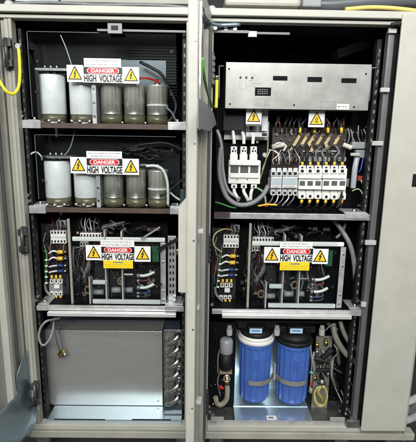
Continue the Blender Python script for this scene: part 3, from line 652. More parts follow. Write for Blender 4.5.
for k in range(14):
    dx = W(249, 262, .05)-W(70, 262, .05); x = random.uniform(252, 330); y0 = random.uniform(250, 285)
    b = MB(); b.tube(P3([(x, y0, .12), (x+random.uniform(-3, 4), y0+8, .10), (x+random.uniform(-5, 6), y0+18, .12)]), random.uniform(.002, .0045)); w_o = b.build('wire', random.choice([DKWIRE, CGREY, mat('brown_wire', (.07, .035, .02), .4), MGREY]), None); EXTRA.append(w_o)
T2['label'] = 'right wiring tray with contactor, dividers and white cross rails in the right bay'
T2.location = T1.location+Vector((W(249, 262, .05).x-W(70, 262, .05).x, 0, z5-z3))
for ch in T2.children:
    if ch.name.startswith('contactor'):
        ch.data = ch.data.copy(); ch.data.materials[0] = BLACK
    if ch.name.startswith('small_component'): ch.location.z += random.uniform(-.03, .03); ch.location.x += random.uniform(-.03, .03)
for w_o in EXTRA: w_o.parent = T2; w_o.location = -T2.location
b = MB(); b.tube(P3([(222, 252, .1), (215, 247, .08), (213, 240, .07), (216, 233, .07), (224, 229, .09), (232, 230, .12)]), .0028); b.build('wire', mat('pale_yellow_wire', (.5, .5, .2), .4), None, thing=('pale yellow wire looping left of the right tray terminal block', 'wire'))
for k, pts in enumerate(([(334, 220, .12), (343, 232, .10), (350, 245, .08), (354, 262, .08), (356, 290, .1)], [(346, 222, .12), (342, 232, .12), (336, 238, .12)])):
    b = MB(); b.tube(P3(pts), .010 if k == 0 else .006); b.build('hose', CGREY, None, thing=(('grey hose curving down right of the right wiring tray', 'thin grey hose crossing above the right wiring tray')[k], 'hose'))
# =================================================================== SILVER CONTROL PANEL
Y = .035
x0, x1, za, zb_ = prect(225.5, 65, 370, 109.5, Y)
cp = thing('control_panel', 'wide silver metal control unit with three dark windows at top of the right bay', 'control panel', ((x0+x1)/2, Y, za))
b = MB(); b.box(x0, x1, Y, Y+.0025, za, zb_+.006); b.box(x0, x0+.002, Y+.0026, .3, za, zb_+.006); b.box(x1-.002, x1, Y+.0026, .3, za, zb_+.006); b.box(x0+.002, x1-.002, Y+.0026, .3, zb_+.004, zb_+.006); b.box(x0+.002, x1-.002, Y+.0026, .3, za, za+.002)
body = b.build('case', SILVER, cp, .0012)
for a, c, d, e in ((273, 76, 287.5, 80.5), (307.5, 77, 322, 82), (341.5, 78.3, 356.5, 83)):
    b = MB(); pbox(b, a, c, d, e, Y-.001, .001); b.build('window', SCREEN, cp)
b = MB(); pbox(b, 255, 87.5, 271, 95.8, Y-.001, .001); dsp = b.build('display', SCREEN, cp)
b = MB()
for k in range(3):
    for j in range(5): pbox(b, 257.5+j*2.2, 89.3+k*2, 259+j*2.2, 90.1+k*2, Y-.0014, .0004)
b.build('display_marks', INK, dsp)
for k, (a, c, d, e, mt, ik) in enumerate(((254.5, 98, 270.5, 105.2, SILVER, INK), (320.5, 101, 335.5, 109, SILVER, INK), (336.8, 104, 349, 109.5, SIGNW, PCB))):
    xx0, xx1, zz0, zz1 = prect(a, c, d, e, Y); b = MB(); b.box(xx0, xx1, Y-.0006, Y, zz0, zz1); lb = b.build('label_plate', mt, cp)
    b = MB(); b.box(xx0, xx1, Y-.001, Y-.0006, zz1-.0008, zz1); b.box(xx0, xx1, Y-.001, Y-.0006, zz0, zz0+.0008); b.box(xx0, xx0+.0008, Y-.001, Y-.0006, zz0+.0008, zz1-.0008); b.box(xx1-.0008, xx1, Y-.001, Y-.0006, zz0+.0008, zz1-.0008)
    if mt is SILVER: b.build('label_border', INK, lb)
    else: b.b.free()
    dashes(lb, xx0, xx1, zz0+.002, zz1-.002, Y-.0007, 3 if k < 2 else 1, ik, .4, 20+k)
b = MB()
for (px, py) in ((240.5, 77.5), (246.3, 77.6), (252.2, 77.8)): p = W(px, py, Y); b.cyl((p.x, Y-.003, p.z), (p.x, Y, p.z), .0042, seg=10)
b.build('indicator', SIGNK, cp)
b = MB()
for (px, py) in ((230, 104), (354, 107), (294, 105), (229, 69), (366, 74)): p = W(px, py, Y); b.cyl((p.x, Y-.002, p.z), (p.x, Y, p.z), .0035, seg=10)
b.build('screw', BLACK, cp)
b = MB()
def line(pxa, pya, pxb, pyb): pbox(b, min(pxa, pxb)-.15, min(pya, pyb)-.15, max(pxa, pxb)+.15, max(pya, pyb)+.15, Y-.0005, .0005)
for L_ in ((240, 80, 240, 89), (240, 89, 246, 89), (246, 80, 246, 89), (252, 80, 252, 83.5), (252, 83.5, 262, 83.8), (246, 86, 256, 86.2)): line(*L_)
rn = random.Random(3)
for (cx_, cy_) in ((280, 90), (315, 92), (350, 93)):
    for k in range(7):
        xx = cx_-7+rn.uniform(0, 8); line(xx, cy_-6+k*2.2, xx+rn.uniform(1.5, 6), cy_-6+k*2.2)
    line(cx_-8, cy_-7, cx_-8, cy_+8)
for k in range(10): xx = 236+rn.uniform(0, 22); yy = rn.choice((73.5, 75, 80.5, 83)); line(xx, yy, xx+1, yy)
b.build('printed_lines', INKG, cp)
b = MB(); b.tube(P3([(219, 66, .05), (224, 66, .05)]), .002); b.tube(P3([(219.2, 66, .05), (219.2, 98, .05)]), .002); b.build('cover_edge', MGREY, cp)
b = MB(); b.tube(P3([(371.5, 68, .05), (378, 68, .05)]), .002); b.tube(P3([(371, 69, .05), (369, 101, .05)]), .0035); b.build('cover_edge', MGREY, cp)
# slanted grey box lying behind above the panel
b = MB(); p = W(350, 50, .3); b.obox(p, Vector((1, 0, .35)).normalized(), Vector((0, 1, 0)), Vector((-.35, 0, 1)).normalized(), .065, .05, .018); b.build('grey_duct', mat('dim_grey_duct', (.06, .06, .06), .5), None, thing=('dim grey duct slanting in the shadow above the silver control unit', 'duct'), bevel=.004)
# =================================================================== FUSE SWITCH AND SUPPORTS
b = MB(); pbox(b, 224, 121, 269, 140, .16, .004); pbox(b, 246, 132.5, 268, 137, .10, .02)
sb = b.build('steel_bracket', GALV, None, thing=('steel bracket behind the cables of the fuse switch', 'bracket'), bevel=.001)
b = MB(); pbox(b, 262, 133, 267, 136, .0985, .0012); b.build('slot', BLACK, sb)
b = MB(); pbox(b, 223, 108, 246, 131, .11, .05); b.build('black_insulator', BLACK, None, thing=('black insulator block left of the small lightning sign', 'insulator'), bevel=.003)
b = MB(); pbox(b, 262, 108, 268, 131, .11, .03); b.build('support_strip', LGREY, None, thing=('pale upright strip behind the small lightning sign', 'strip'))
b = MB(); pbox(b, 246, 107, 262, 126, .078, .004); b.build('sign_backing', mat('dim_steel', (.14, .14, .14), .4, .6), None, thing=('dim steel tab carrying the small lightning sign', 'plate'))
Y = .07
o = W(244, 188, Y)
fs = thing('fuse_switch', 'large white three pole fuse switch wired with thick grey cables', 'fuse switch', (o.x, Y, o.z))
def FB(name, mt, rects, bev=.001, par=None):
    b = MB()
    for (a, c, d, e, yy, dy) in rects: pbox(b, a, c, d, e, yy, dy)
    return b.build(name, mt, par, bev)
FB('body', WHITE, [(228.5, 160.5, 260.5, 184, Y, .05)], .003, fs)
FB('handle_bar', WHITE, [(229.5, 160, 259.8, 165.5, Y-.016, .015)], .003, fs); FB('lower_bar', WHITE, [(230, 174, 259, 178, Y-.008, .0075)], .002, fs)
for a in (230.5, 240.3, 250.3):
    FB('window', mat('fuse_window_grey', (.1, .105, .11), .2), [(a, 166.3, a+8, 173, Y-.0012, .001)], 0, fs)
    q = FB('pole_terminal', WHITE, [(a+.2, 146.5, a+6.6, 154, Y+.012, .02), (a-.5, 154, a+7.2, 160, Y+.006, .03)], .002, fs)
    FB('terminal_hole', BLACK, [(a+1.6, 150, a+3.2, 152, Y+.0105, .0012), (a+4.4, 150, a+5.6, 152, Y+.0105, .0012), (a+2.6, 147.5, a+4.4, 149, Y+.0105, .0012)], 0, q)
    FB('pole_terminal', WHITE, [(a+.6, 184, a+6.6, 188.4, Y+.006, .02)], .002, fs)
    FB('terminal_hole', BLACK, [(a+2.6, 185.6, a+4.6, 187.5, Y+.0045, .0012)], 0, fs)
FB('lead_seal', SIGNK, [(236.5, 179, 237.6, 180.2, Y-.001, .001), (247, 179, 248, 180.2, Y-.001, .001)], 0, fs)
rr_ = [('left', 0), ('middle', 1), ('right', 2)]
for nm, k in rr_:
    a = (234, 243.5, 252.5)[k]
    b = MB(); b.tube(P3([(a-1, 131.5+k, .11), (a-.3+k*.5, 137, .09), (a+.3, 144, .088)]), .0065); b.build('cable_sleeve', WHITE, None, thing=('white cable sleeve entering the %s top terminal of the fuse switch' % nm, 'sleeve', 'cable sleeves'))
    b = MB(); b.tube(P3([(a-2, 122, .13), (a-1.5, 127, .12), (a-1, 131.5+k, .11)]), .0062); b.build('cable', RUBBER, None, thing=('black cable above the %s top terminal of the fuse switch' % nm, 'cable', 'cables over the fuse switch'))
    b = MB(); b.tube(P3([(a, 188, .088), (a+.4, 192, .085), (a+2.5, 196, .08), (a+4.5, 200.5, .09)] if k < 2 else [(a, 188, .088), (a-1.5, 193, .085), (a-2, 200, .09)]), .0068); b.build('cable_sleeve', WHITE, None, thing=('white cable sleeve under the %s bottom terminal of the fuse switch' % nm, 'sleeve', 'cable sleeves'))
b = MB(); b.tube(P3([(221, 148, .08), (219.5, 165, .075), (221, 182, .07), (227, 197, .065), (238, 204.5, .06), (251, 203.5, .06), (262, 196, .07), (268, 186, .09)]), .0095, seg=14, sub=10); b.build('thick_cable', CGREY, None, thing=('thick grey cable sweeping in a loop below the fuse switch', 'cable'))
b = MB(); b.tube(P3([(217, 130, .09), (220, 138, .085), (222, 150, .085), (223, 170, .09), (228, 190, .085), (240, 199, .08)]), .0065, seg=12, sub=8); b.build('thick_cable', MGREY, None, thing=('dark grey cable beside the thick loop left of the fuse switch', 'cable'))
b = MB(); p = W(265, 155, .09); b.cyl((p.x, .085, p.z), (p.x, .13, p.z), .0085, seg=16); b.build('standoff', CLIPW, None, thing=('round white standoff right of the fuse switch', 'standoff'))
# green / yellow ground wires
for pts, r, mt, lb in (
  ([(257, 188, .09), (262, 191, .08), (265, 197, .07), (266, 205, .07)], .0036, mat('light_green_wire', (.2, .42, .2), .4), 'light green wire dropping right of the fuse switch'),
  ([(215, 202, .07), (222, 204, .06), (230, 207, .06), (236, 208, .07)], .003, GREEN, 'green wire lying left on the ledge under the fuse switch'),
  ([(268, 140, .09), (267, 155, .08), (263, 170, .08), (259, 182, .08)], .0025, mat('olive_wire', (.2, .25, .08), .4), 'olive wire running down between fuse switch and breakers'),
  ([(262, 170, .09), (268, 155, .08), (271, 150, .09), (276, 152, .1)], .002, LGREY, 'thin pale wire bending toward the breakers'),
  ([(258, 206, .06), (268, 204.5, .055), (277, 205, .06)], .0034, YEL, 'short yellow wire on the ledge under the breakers'),
  ([(18.2, 46, -.02), (19.4, 58, -.035), (19.8, 75, -.05), (18.5, 87, -.07), (14, 93.5, -.1), (8, 92.5, -.12), (3, 87, -.13), (-2, 78, -.13)], .0052, YGCORE, 'yellow ground strap hanging in a loop at the left door hinge'),
  ([(216.8, 80, .0), (216.6, 95, -.005), (216, 108, -.01)], .0062, YGCORE, 'yellow ground strap beside the centre door hinge'),
  ([(338, 205, .08), (342, 192, .08), (341, 202, .07), (336, 208, .07)], .003, RUBBER, 'black wire loop below the right fuse holders'),
  ([(352, 191, .08), (358, 189, .07), (362, 193, .07), (366, 205, .08)], .0022, mat('pale_green_wire', (.4, .5, .28), .4), 'pale green wire hanging at the lower right of the bay'),
  ([(361, 180, .09), (365, 192, .08), (364, 206, .08)], .0025, mat('pale_yellow_wire', (.5, .5, .2), .4), 'pale yellow wire hanging beside the slotted rail')):
    b = MB(); b.tube(P3(pts), r, sub=8); b.build('wire', mt, None, thing=(lb, 'wire'))
b = MB(); b.tube([onplane(a_, c_, HP+nn*.042, nn) for a_, c_ in ((203, 58), (203.6, 72), (206, 86), (209, 97), (212.3, 107))], .0042, sub=8); b.build('wire', mat('bright_green_wire', (.1, .32, .06), .4), None, thing=('green ground wire bowing inside the centre door', 'wire'))
b = MB(); b.tube(P3([(3, 87.5, -.1295), (.5, 83, -.1295), (-3, 76, -.1295)]), .0056); b.build('wire_tip', GREEN, None, thing=('green striped end of the ground strap at the left picture edge', 'wire'))
b = MB(); pbox(b, 264.5, 203, 268.5, 207, .06, .01); b.build('wire_connector', RED, None, thing=('small red connector on the ledge under the breakers', 'connector'), bevel=.002)
b = MB()
p = W(18.3, 45, -.02); b.cyl((p.x-.012, -.02, p.z), (p.x+.012, -.02, p.z), .007, seg=8); b.cyl((p.x, -.028, p.z-.004), (p.x, -.012, p.z-.004), .009, seg=6); b.build('ground_bolt', CHROME, None, thing=('bright bolt holding the yellow strap at the left hinge', 'bolt'))
b = MB(); p = W(216.5, 77, .0); b.cyl((p.x-.008, 0, p.z), (p.x+.008, 0, p.z), .007, seg=8); b.build('ground_bolt', CHROME, None, thing=('bright bolt holding the yellow strap at the centre hinge', 'bolt'))
# =================================================================== BUSBAR BOARD
Y = .13
o = W(308, 165, Y); bb = thing('busbar_board', 'dark brown board with zigzag tinned busbars above the fuse holders', 'busbar board', (o.x, Y, o.z))
FB('board', PHENOL, [(272, 128, 346, 168, Y, .012)], .001, bb)
for k, a in enumerate((294.5, 303.5, 310.5, 318.5, 327, 336)):
    pts = [(a+4.5, 135.5), (a-1, 143.5), (a-3.5 if k % 2 == 0 else a+2.5, 150 if k % 2 == 0 else 148)]
    if k % 2 == 1: pts = [(a+4, 135), (a-2, 145)]
    if k in (2, 4): pts = [(a+4, 135.5), (a-1.5, 143.5), (a+2, 152)]
    if k == 0: pts = [(a+6, 134), (a-4, 151)]
    b = MB()
    for i_, (q0, q1) in enumerate(zip(pts, pts[1:])):
        p0, p1 = W(*q0, Y-.012), W(*q1, Y-.012); d = (p1-p0).normalized()
        b.obox((p0+p1)/2+Vector((0, -.0002*i_, 0)), d, Vector((0, 1, 0)), d.cross(Vector((0, 1, 0))), (p1-p0).length/2+.003, .0015, .0056)
    br = b.build('busbar', COPPER, bb)
    b = MB()
    for q in (pts[0], pts[-1]): p = W(*q, Y-.014); b.cyl((p.x, Y-.024, p.z), (p.x, Y-.0138, p.z), .0055, seg=6)
    b.build('bolt', CHROME, br)
for k in range(16):
    a = 276+k*4.5; b = MB(); y0 = 131+(k % 3)*1.5
    b.tube(P3([(a, y0, Y-.012), (a+random.uniform(-1, 1), 124, Y-.03), (a+random.uniform(-4, 4), 117, Y-.01), (a+random.uniform(-6, 6), 109, Y+.03)]), random.uniform(.0028, .005)); b.build('lead', random.choice([DKWIRE, RUBBER, mat('brown_wire', (.05, .02, .015), .4)]), bb)
for k in range(15):
    a = 274.5+k*4.9
    FB('terminal_clamp', random.choice([DULL, GALV, MGREY]), [(a, 157, a+3, 161.5, Y-.02, .018)], .001, bb)
    if k % 2: FB('terminal_clamp', random.choice([DULL, MGREY, BLACK]), [(a, 129, a+3, 132.5, Y-.014, .013)], .001, bb)
for k in range(12):
    a = 276+k*6; b = MB(); b.tube(P3([(a, 164, .1), (a+random.uniform(-2, 2), 158, .09), (a+random.uniform(-5, 5), 152, .095), (a+random.uniform(-6, 6), 146, .115)]), random.uniform(.0022, .004)); b.build('lead', random.choice([DKWIRE, CGREY, RUBBER]), bb)
b = MB(); rn = random.Random(5)
for row, y0 in enumerate((134, 139.5, 153.5, 159)):
    for k in range(9):
        p = W(276+k*8+(4 if row % 2 else 0)+rn.uniform(-1, 1), y0+rn.uniform(-1, 1), Y); b.cyl((p.x, Y-.012, p.z), (p.x, Y-.0002, p.z), rn.uniform(.003, .0055), seg=8)
b.build('bolt', CHROME, bb)
b = MB()
for k in range(5): pbox(b, 299+k*8, 150.5, 305+k*8, 151.8, Y-.011, .002)
b.build('link_bar', GALV, bb)
for k, a in enumerate((300, 314.5, 328, 341.5)):
    b = MB(); b.cyl(W(a, 127.5, Y-.02), W(a, 133, Y-.02), .006, seg=10); b.build('cable_lug', YEL, bb)
    b = MB(); b.tube(P3([(a, 128, Y-.02), (a-1, 122, Y-.01), (a-3, 114, Y+.03)]), .006); b.build('lead', DKWIRE, bb)
for nm, a, c, d, e in (('left', 272, 147, 285, 144.5), ('right', 343, 144.5, 352, 148)):
    b = MB(); b.cyl(W(a, c, .10), W(d, e, .09), .0095, seg=16); b.build('insulator', mat('cream_insulator', (.5, .48, .42), .4), None, thing=('cream round insulator at the %s end of the busbar board' % nm, 'insulator', 'cream insulators'), bevel=.002)
for k in range(14):
    x = 274+k*1.9; b = MB(); b.tube(P3([(x, 164.5, .10), (x+rn.uniform(-1.5, 1.5), 160, .085), (x+rn.uniform(-5, 5), 154, .09), (x+rn.uniform(-7, 7), 149, .11)]), .0016)
    b.build('thin_wire', rn.choice([LGREY, CGREY, DKWIRE, WHITE, mat('dark_red_wire', (.12, .02, .02), .4)]), None, thing=('thin wire tangled above the left breakers', 'wire', 'thin wires above the breakers'))
b = MB(); b.tube(P3([(273, 146, .09), (279, 143, .085), (286, 146, .09), (283, 151, .09)]), .004); b.build('cable', LGREY, None, thing=('pale cable curling round the left cream insulator', 'cable'))
# =================================================================== BREAKERS AND FUSE HOLDERS
Y = .085
def device(name, label, cat, group, a0, a1, n, top, bot, kind):
    o = W((a0+a1)/2, bot, Y); t = thing(name, label, cat, (o.x, Y, o.z), group); st = (a1-a0)/n
    sl = .028  # slope of the row in the picture comes from the camera roll, the row itself is level
    def B(nm, mt, rects, bev=.001, par=None): return FB(nm, mt, rects, bev, par or t)
    for k in range(n):
        a = a0+k*st+.25; c = a0+(k+1)*st-.25
        B('pole_body', LGREY if kind == 'b' else WHITE, [(a, top+3, c, bot-1, Y+.004, .05)], .0015)
        q = B('pole_terminal', LGREY if kind == 'b' else WHITE, [(a+.3, top, c-.3, top+8, Y-.004, .0078)], .0015)
        B('terminal_hole', BLACK, [((a+c)/2-1.5, top+4.2, (a+c)/2+1.5, top+7, Y-.0055, .0012)], 0, q)
        if kind == 'f': B('terminal_hole', BLACK, [((a+c)/2-1., top+1.2, (a+c)/2+1., top+2.8, Y-.0055, .0012)], 0, q)
        q = B('pole_terminal', LGREY if kind == 'b' else WHITE, [(a+.3, bot-6.4, c-.3, bot, Y-.002, .0058)], .0015)
        B('terminal_hole', BLACK, [((a+c)/2-1.2, bot-4, (a+c)/2+1.2, bot-1.4, Y-.0035, .0012)], 0, q)
        if kind == 'f': B('fuse_window', mat('fuse_window_grey', (.1, .105, .11), .2), [(a+1, top+15.5, c-1, top+20.2, Y-.0175, .001)], 0)
    if kind == 'b':
        B('front_cover', LGREY, [(a0+.3, top+9, a1-.3, bot-7, Y-.012, .0158)], .002)
        B('blue_window', mat('pale_blue_plastic', (.4, .47, .5), .3), [(a0+1, top+10, a1-1, top+16.5, Y-.0132, .001)], 0)
        B('toggle', MGREY, [(a0+1.2, top+19.6, a1-1.2, top+20.4, Y-.016, .0038)], .001)
        B('red_print', mat('faded_red_print', (.45, .22, .22), .5), [(a0+2, bot-9.2, a1-3, bot-8.6, Y-.0126, .0004)], 0)
    else:
        B('carrier_front', WHITE, [(a0+.3, top+13.8, a1-.3, bot-9.5, Y-.0165, .0205)], .002)
        B('handle_bar', WHITE, [(a0+.2, top+9.6, a1-.2, top+13.4, Y-.024, .028)], .003)
    return t
device('circuit_breaker', 'pale grey circuit breaker at the left end of the breaker row', 'circuit breaker', 'breakers', 270.6, 282, 2, 168, 195.5, 'b')
device('circuit_breaker', 'pale grey circuit breaker next to the white fuse holders', 'circuit breaker', 'breakers', 282.2, 298, 3, 168, 195.7, 'b')
device('fuse_holder', 'white three pole fuse holder in the middle of the row beside the breakers', 'fuse holder', 'fuse holders', 298.4, 322, 3, 165.5, 199, 'f')
device('fuse_holder', 'white three pole fuse holder at the right end of the row', 'fuse holder', 'fuse holders', 322.3, 346.5, 3, 165.5, 199.6, 'f')
FB('din_rail', GALV, [(268, 178, 349, 186, .142, .004)], 0, None)['label'] = 'steel mounting rail behind the breakers and fuse holders'
bpy.data.objects['din_rail']['category'] = 'rail'
for k in range(5):
    a = 273+k*5.3; b = MB(); b.tube(P3([(a, 196, .088), (a-1, 199, .08), (a-3+rn.uniform(-1, 1), 202, .08), (a-7, 206, .1)]), .0026); b.build('wire', LGREY if k % 2 else CGREY, None, thing=('short grey wire leaving the bottom of the pale breakers', 'wire', 'wires under the breakers'))
nm_ = ['first', 'second', 'third', 'fourth', 'fifth', 'sixth']
for k in range(6):
    a = 302.3+k*8.0
    b = MB(); b.cyl(W(a-.4, 199.6, .09), W(a-1, 203, .088), .0058, seg=12); b.build('cable_lug', YEL, None, thing=('yellow cable lug under the %s fuse pole from the left' % nm_[k], 'cable lug', 'yellow lugs under the fuses'))
    b = MB(); b.cyl(W(a, 162, .095), W(a, 165.2, .093), .0052, seg=12); b.build('cable_lug', YEL, None, thing=('yellow cable lug above the %s fuse pole from the left' % nm_[k], 'cable lug', 'yellow lugs over the fuses'))
    b = MB(); b.tube(P3([(a-1, 203, .088), (a-2, 206, .09), (a-6, 209, .11)]), .005); b.build('cable', DKWIRE, None, thing=('black cable below the %s fuse pole from the left' % nm_[k], 'cable', 'cables under the fuses'))
b = MB(); pbox(b, 270, 209, 345, 212, .13, .05); b.build('cable_trough', BLACK, None, thing=('black cable trough along the ledge under the breakers', 'trough'))
# right side cluster
FB('cable_gland', MGREY, [(352, 142, 366, 149, .09, .03), (356, 150, 366, 158, .085, .03)], .004, None)
o = bpy.data.objects['cable_gland']; o['label'] = 'grey cable gland cluster at the right of the busbar board'; o['category'] = 'cable gland'
FB('white_plug', CLIPW, [(351, 153, 360, 156, .075, .012)], .002, None); o = bpy.data.objects['white_plug']; o['label'] = 'flat white plug on the grey cable glands'; o['category'] = 'plug'
b = MB(); b.tube(P3([(357, 158, .09), (355, 168, .085), (354, 178, .085), (353, 188, .09)]), .011, seg=14); b.build('thick_cable', mat('pale_grey_cable', (.36, .38, .42), .35, coat=.2), None, thing=('pale grey thick cable hanging at the right of the fuse holders', 'cable'))
b = MB(); b.tube(P3([(363, 158, .09), (361, 168, .085), (359, 172, .09)]), .0026, seg=10); b.build('cable', BLUEW, None, thing=('blue cable beside the pale thick cable', 'cable'))
FB('red_block', mat('dark_red_block', (.25, .03, .02), .4), [(358, 176, 364, 181, .09, .015)], .002, None); o = bpy.data.objects['red_block']; o['label'] = 'small dark red block beside the pale thick cable'; o['category'] = 'block'
for k in range(7):
    b = MB(); x = 348+k*2.6; b.tube(P3([(x, 128+rn.uniform(-4, 4), .1), (x+rn.uniform(-2, 3), 136, .095), (x+rn.uniform(-2, 3), 143, .1)]), .0026); b.build('wire', rn.choice([DKWIRE, CGREY]), None, thing=('thin dark wire above the grey cable glands', 'wire', 'wires above the glands'))
b = MB()
for k, (px, py) in enumerate(((366, 127), (366, 134), (212+45, 142), (366, 202), (358, 205))):
    p = W(px, py, .1); b.cyl((p.x, .09, p.z), (p.x, .1, p.z), .005, seg=8)
b.build('bolt', CHROME, cab)
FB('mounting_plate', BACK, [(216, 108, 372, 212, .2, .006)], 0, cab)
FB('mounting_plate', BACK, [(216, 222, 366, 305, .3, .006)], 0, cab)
# =================================================================== BOTTOM LEFT BAY
pan = MB(); pan.box(.02, .59, .005, .108, .000, .003); pan.box(.02, .59, .003, .0048, -.003, .012)
pt = pan.build('drip_pan', PANST, None, thing=('shallow bluish steel pan along the floor of the left bay', 'pan'))
x0, x1, za, zb_ = prect(47, 331, 162.5, 400, .11)
hx = thing('steel_cover', 'large plain stainless steel cover filling the lower left bay', 'cover', ((x0+x1)/2, .11, .004))
b = MB(); b.box(x0, x1, .11, .112, .0045, zb_); b.box(x0, x1, .1122, .4, zb_-.002, zb_); b.build('front_sheet', STAIN, hx, .001)
b = MB(); b.box(x0-.004, x0-.0005, .105, .3, .0045, zb_); b.build('edge_strip', DULL, hx)
b = MB()
for (px, py) in ((50, 337), (157, 335), (52, 403), (158, 402)): p = W(px, py, .11); b.cyl((p.x, .105, p.z), (p.x, .11, p.z), .005, seg=8)
b.build('screw', CHROME, hx)
x0, x1, za, zb_ = prect(163.8, 332, 182.5, 403, .07)
cl = thing('heat_exchanger', 'finned coil end with six shiny return bends at the lower left bay', 'heat exchanger', ((x0+x1)/2, .07, .004))
b = MB(); b.box(x0, x1, .07, .073, W(172, 404, .07).z, zb_+.01); b.box(x0, x0+.003, .055, .0698, .0045, zb_+.01); b.box(x1-.002, x1, .055, .0698, .0045, zb_+.01); ep = b.build('end_plate', DULL, cl, .001)
b = MB()
for k in range(12): p = W(166+(k % 2)*13, 338+k*5.6, .07); b.cyl((p.x, .066, p.z), (p.x, .07, p.z), .0035, seg=8)
b.build('screw', CHROME, ep)
for k in range(6):
    py = 339.5+k*12.2; b = MB()
    pts = [(167, py+3.4, .072), (167, py+3.4, .05), (169, py+3.4, .042), (173.5, py+1.4, .037), (177.4, py-2.2, .042), (178.6, py-5, .055), (178.6, py-5.2, .072)]
    b.tube(P3(pts), .0105, seg=14); b.build('return_bend', CHROME, cl)
    b = MB(); c0 = W(168.6, py+3.2, .07); c1 = W(177.2, py-4, .07)
    for c in (c0, c1): b.cyl((c.x, .064, c.z), (c.x, .0698, c.z), .0125, seg=16)
    b.build('collar', BLACK, cl)
b = MB(); x0, x1, za, zb_ = prect(163.8, 405, 182.5, 414, .055); b.box(x0, x1, .05, .10, .0045, zb_); b.build('smoked_box', DGLASS, None, thing=('dark glossy box under the coil return bends', 'box'), bevel=.003)
b = MB(); b.tube(P3([(41, 344, -.005), (38.8, 337, -.005), (40.5, 328, -.005), (46, 321.5, .0), (53, 319.5, .03), (60, 318, .06)]), .0045, sub=10); b.tube(P3([(41, 344, -.005), (44.5, 345, -.004), (49.5, 339, .0), (53, 329, .03), (54, 318, .07)]), .0042, sub=10); b.build('capillary_loop', MGREY, None, thing=('grey tube loop hanging at the top left of the steel cover', 'tube'))
v = thing('brass_fitting', 'small brass fitting on thin tubes in front of the steel cover', 'fitting', W(61, 357, .07))
b = MB(); b.cyl(W(59, 355, .075), W(65, 351, .075), .0095, seg=8); b.cyl(W(60.5, 357, .08), W(62, 350, .07), .0075, seg=10); b.build('fitting_body', BRASS, v, .001)
b = MB(); b.tube(P3([(54, 326, .08), (56.5, 340, .07), (60, 352, .075)]), .0028); b.tube(P3([(58, 326, .085), (61.5, 340, .08), (63, 351, .075)]), .0022); b.build('thin_tube', DULL, v)
b = MB(); b.cyl(W(62.5, 355.5, .075), W(66, 354, .068), .006, seg=12); b.build('fitting_cap', CHROME, v)
b = MB(); gx = W(45, 370, .1).x; b.box(gx-.004, gx+.003, .09, .3, .03, .30); b.build('side_guard', BLACK, None, thing=('black upright strip at the left of the steel cover', 'strip'))
b = MB(); pbox(b, 50, 320, 180, 329, .2, .01); b.build('dim_crossbeam', mat('dim_blue_beam', (.03, .04, .06), .4), None, thing=('dim blue crossbeam in the gap above the steel cover', 'beam'))
# =================================================================== BOTTOM RIGHT BAY
x0 = W(234.5, 410, .05).x; x1 = W(311.5, 410, .05).x
sp = thing('spill_tray', 'bluish mirror like steel tray under the two water filters', 'tray', ((x0+x1)/2, .05, .001))
b = MB(); b.box(x0, x1, .004, .112, .0, .003); b.box(x0, x1, .1125, .1135, -.002, .006); b.build('front_floor', PANST, sp)
b = MB(); b.box(x0, x1, .118, .275, .002, .005); b.build('rear_floor', PANST, sp)
b = MB(); b.box(x0, x1, .276, .279, .002, .30); b.build('rear_wall', PANST, sp)
xx0, xx1, zz0, zz1 = prect(267, 411.2, 277, 415.5, .03)
b = MB(); b.box(xx0, xx1, .022, .05, .0032, .0038); lb = b.build('sticker', SIGNW, sp)
b = MB(); b.box(xx0+.008, xx0+.03, .03, .041, .0039, .0042); b.build('sticker_mark', INK, lb)
b = MB(); b.box(.74, W(345, 418, .0).x, .002, .0045, -.003, .014); b.box(.74, W(345, 418, 0).x, .0047, .02, -.003, .0); b.build('sill_lip', GALV, cab, .001)
FB('sill_plate', GALV, [(211, 417, 224, 421.5, -.002, .004), (330, 417.5, 345, 421.5, -.002, .004)], .001, cab)
FB('sill_slot', BLACK, [(150-18, 419.2, 171, 420.3, .001, .0012), (54, 419, 105, 420, .001, .0012)], 0, cab)
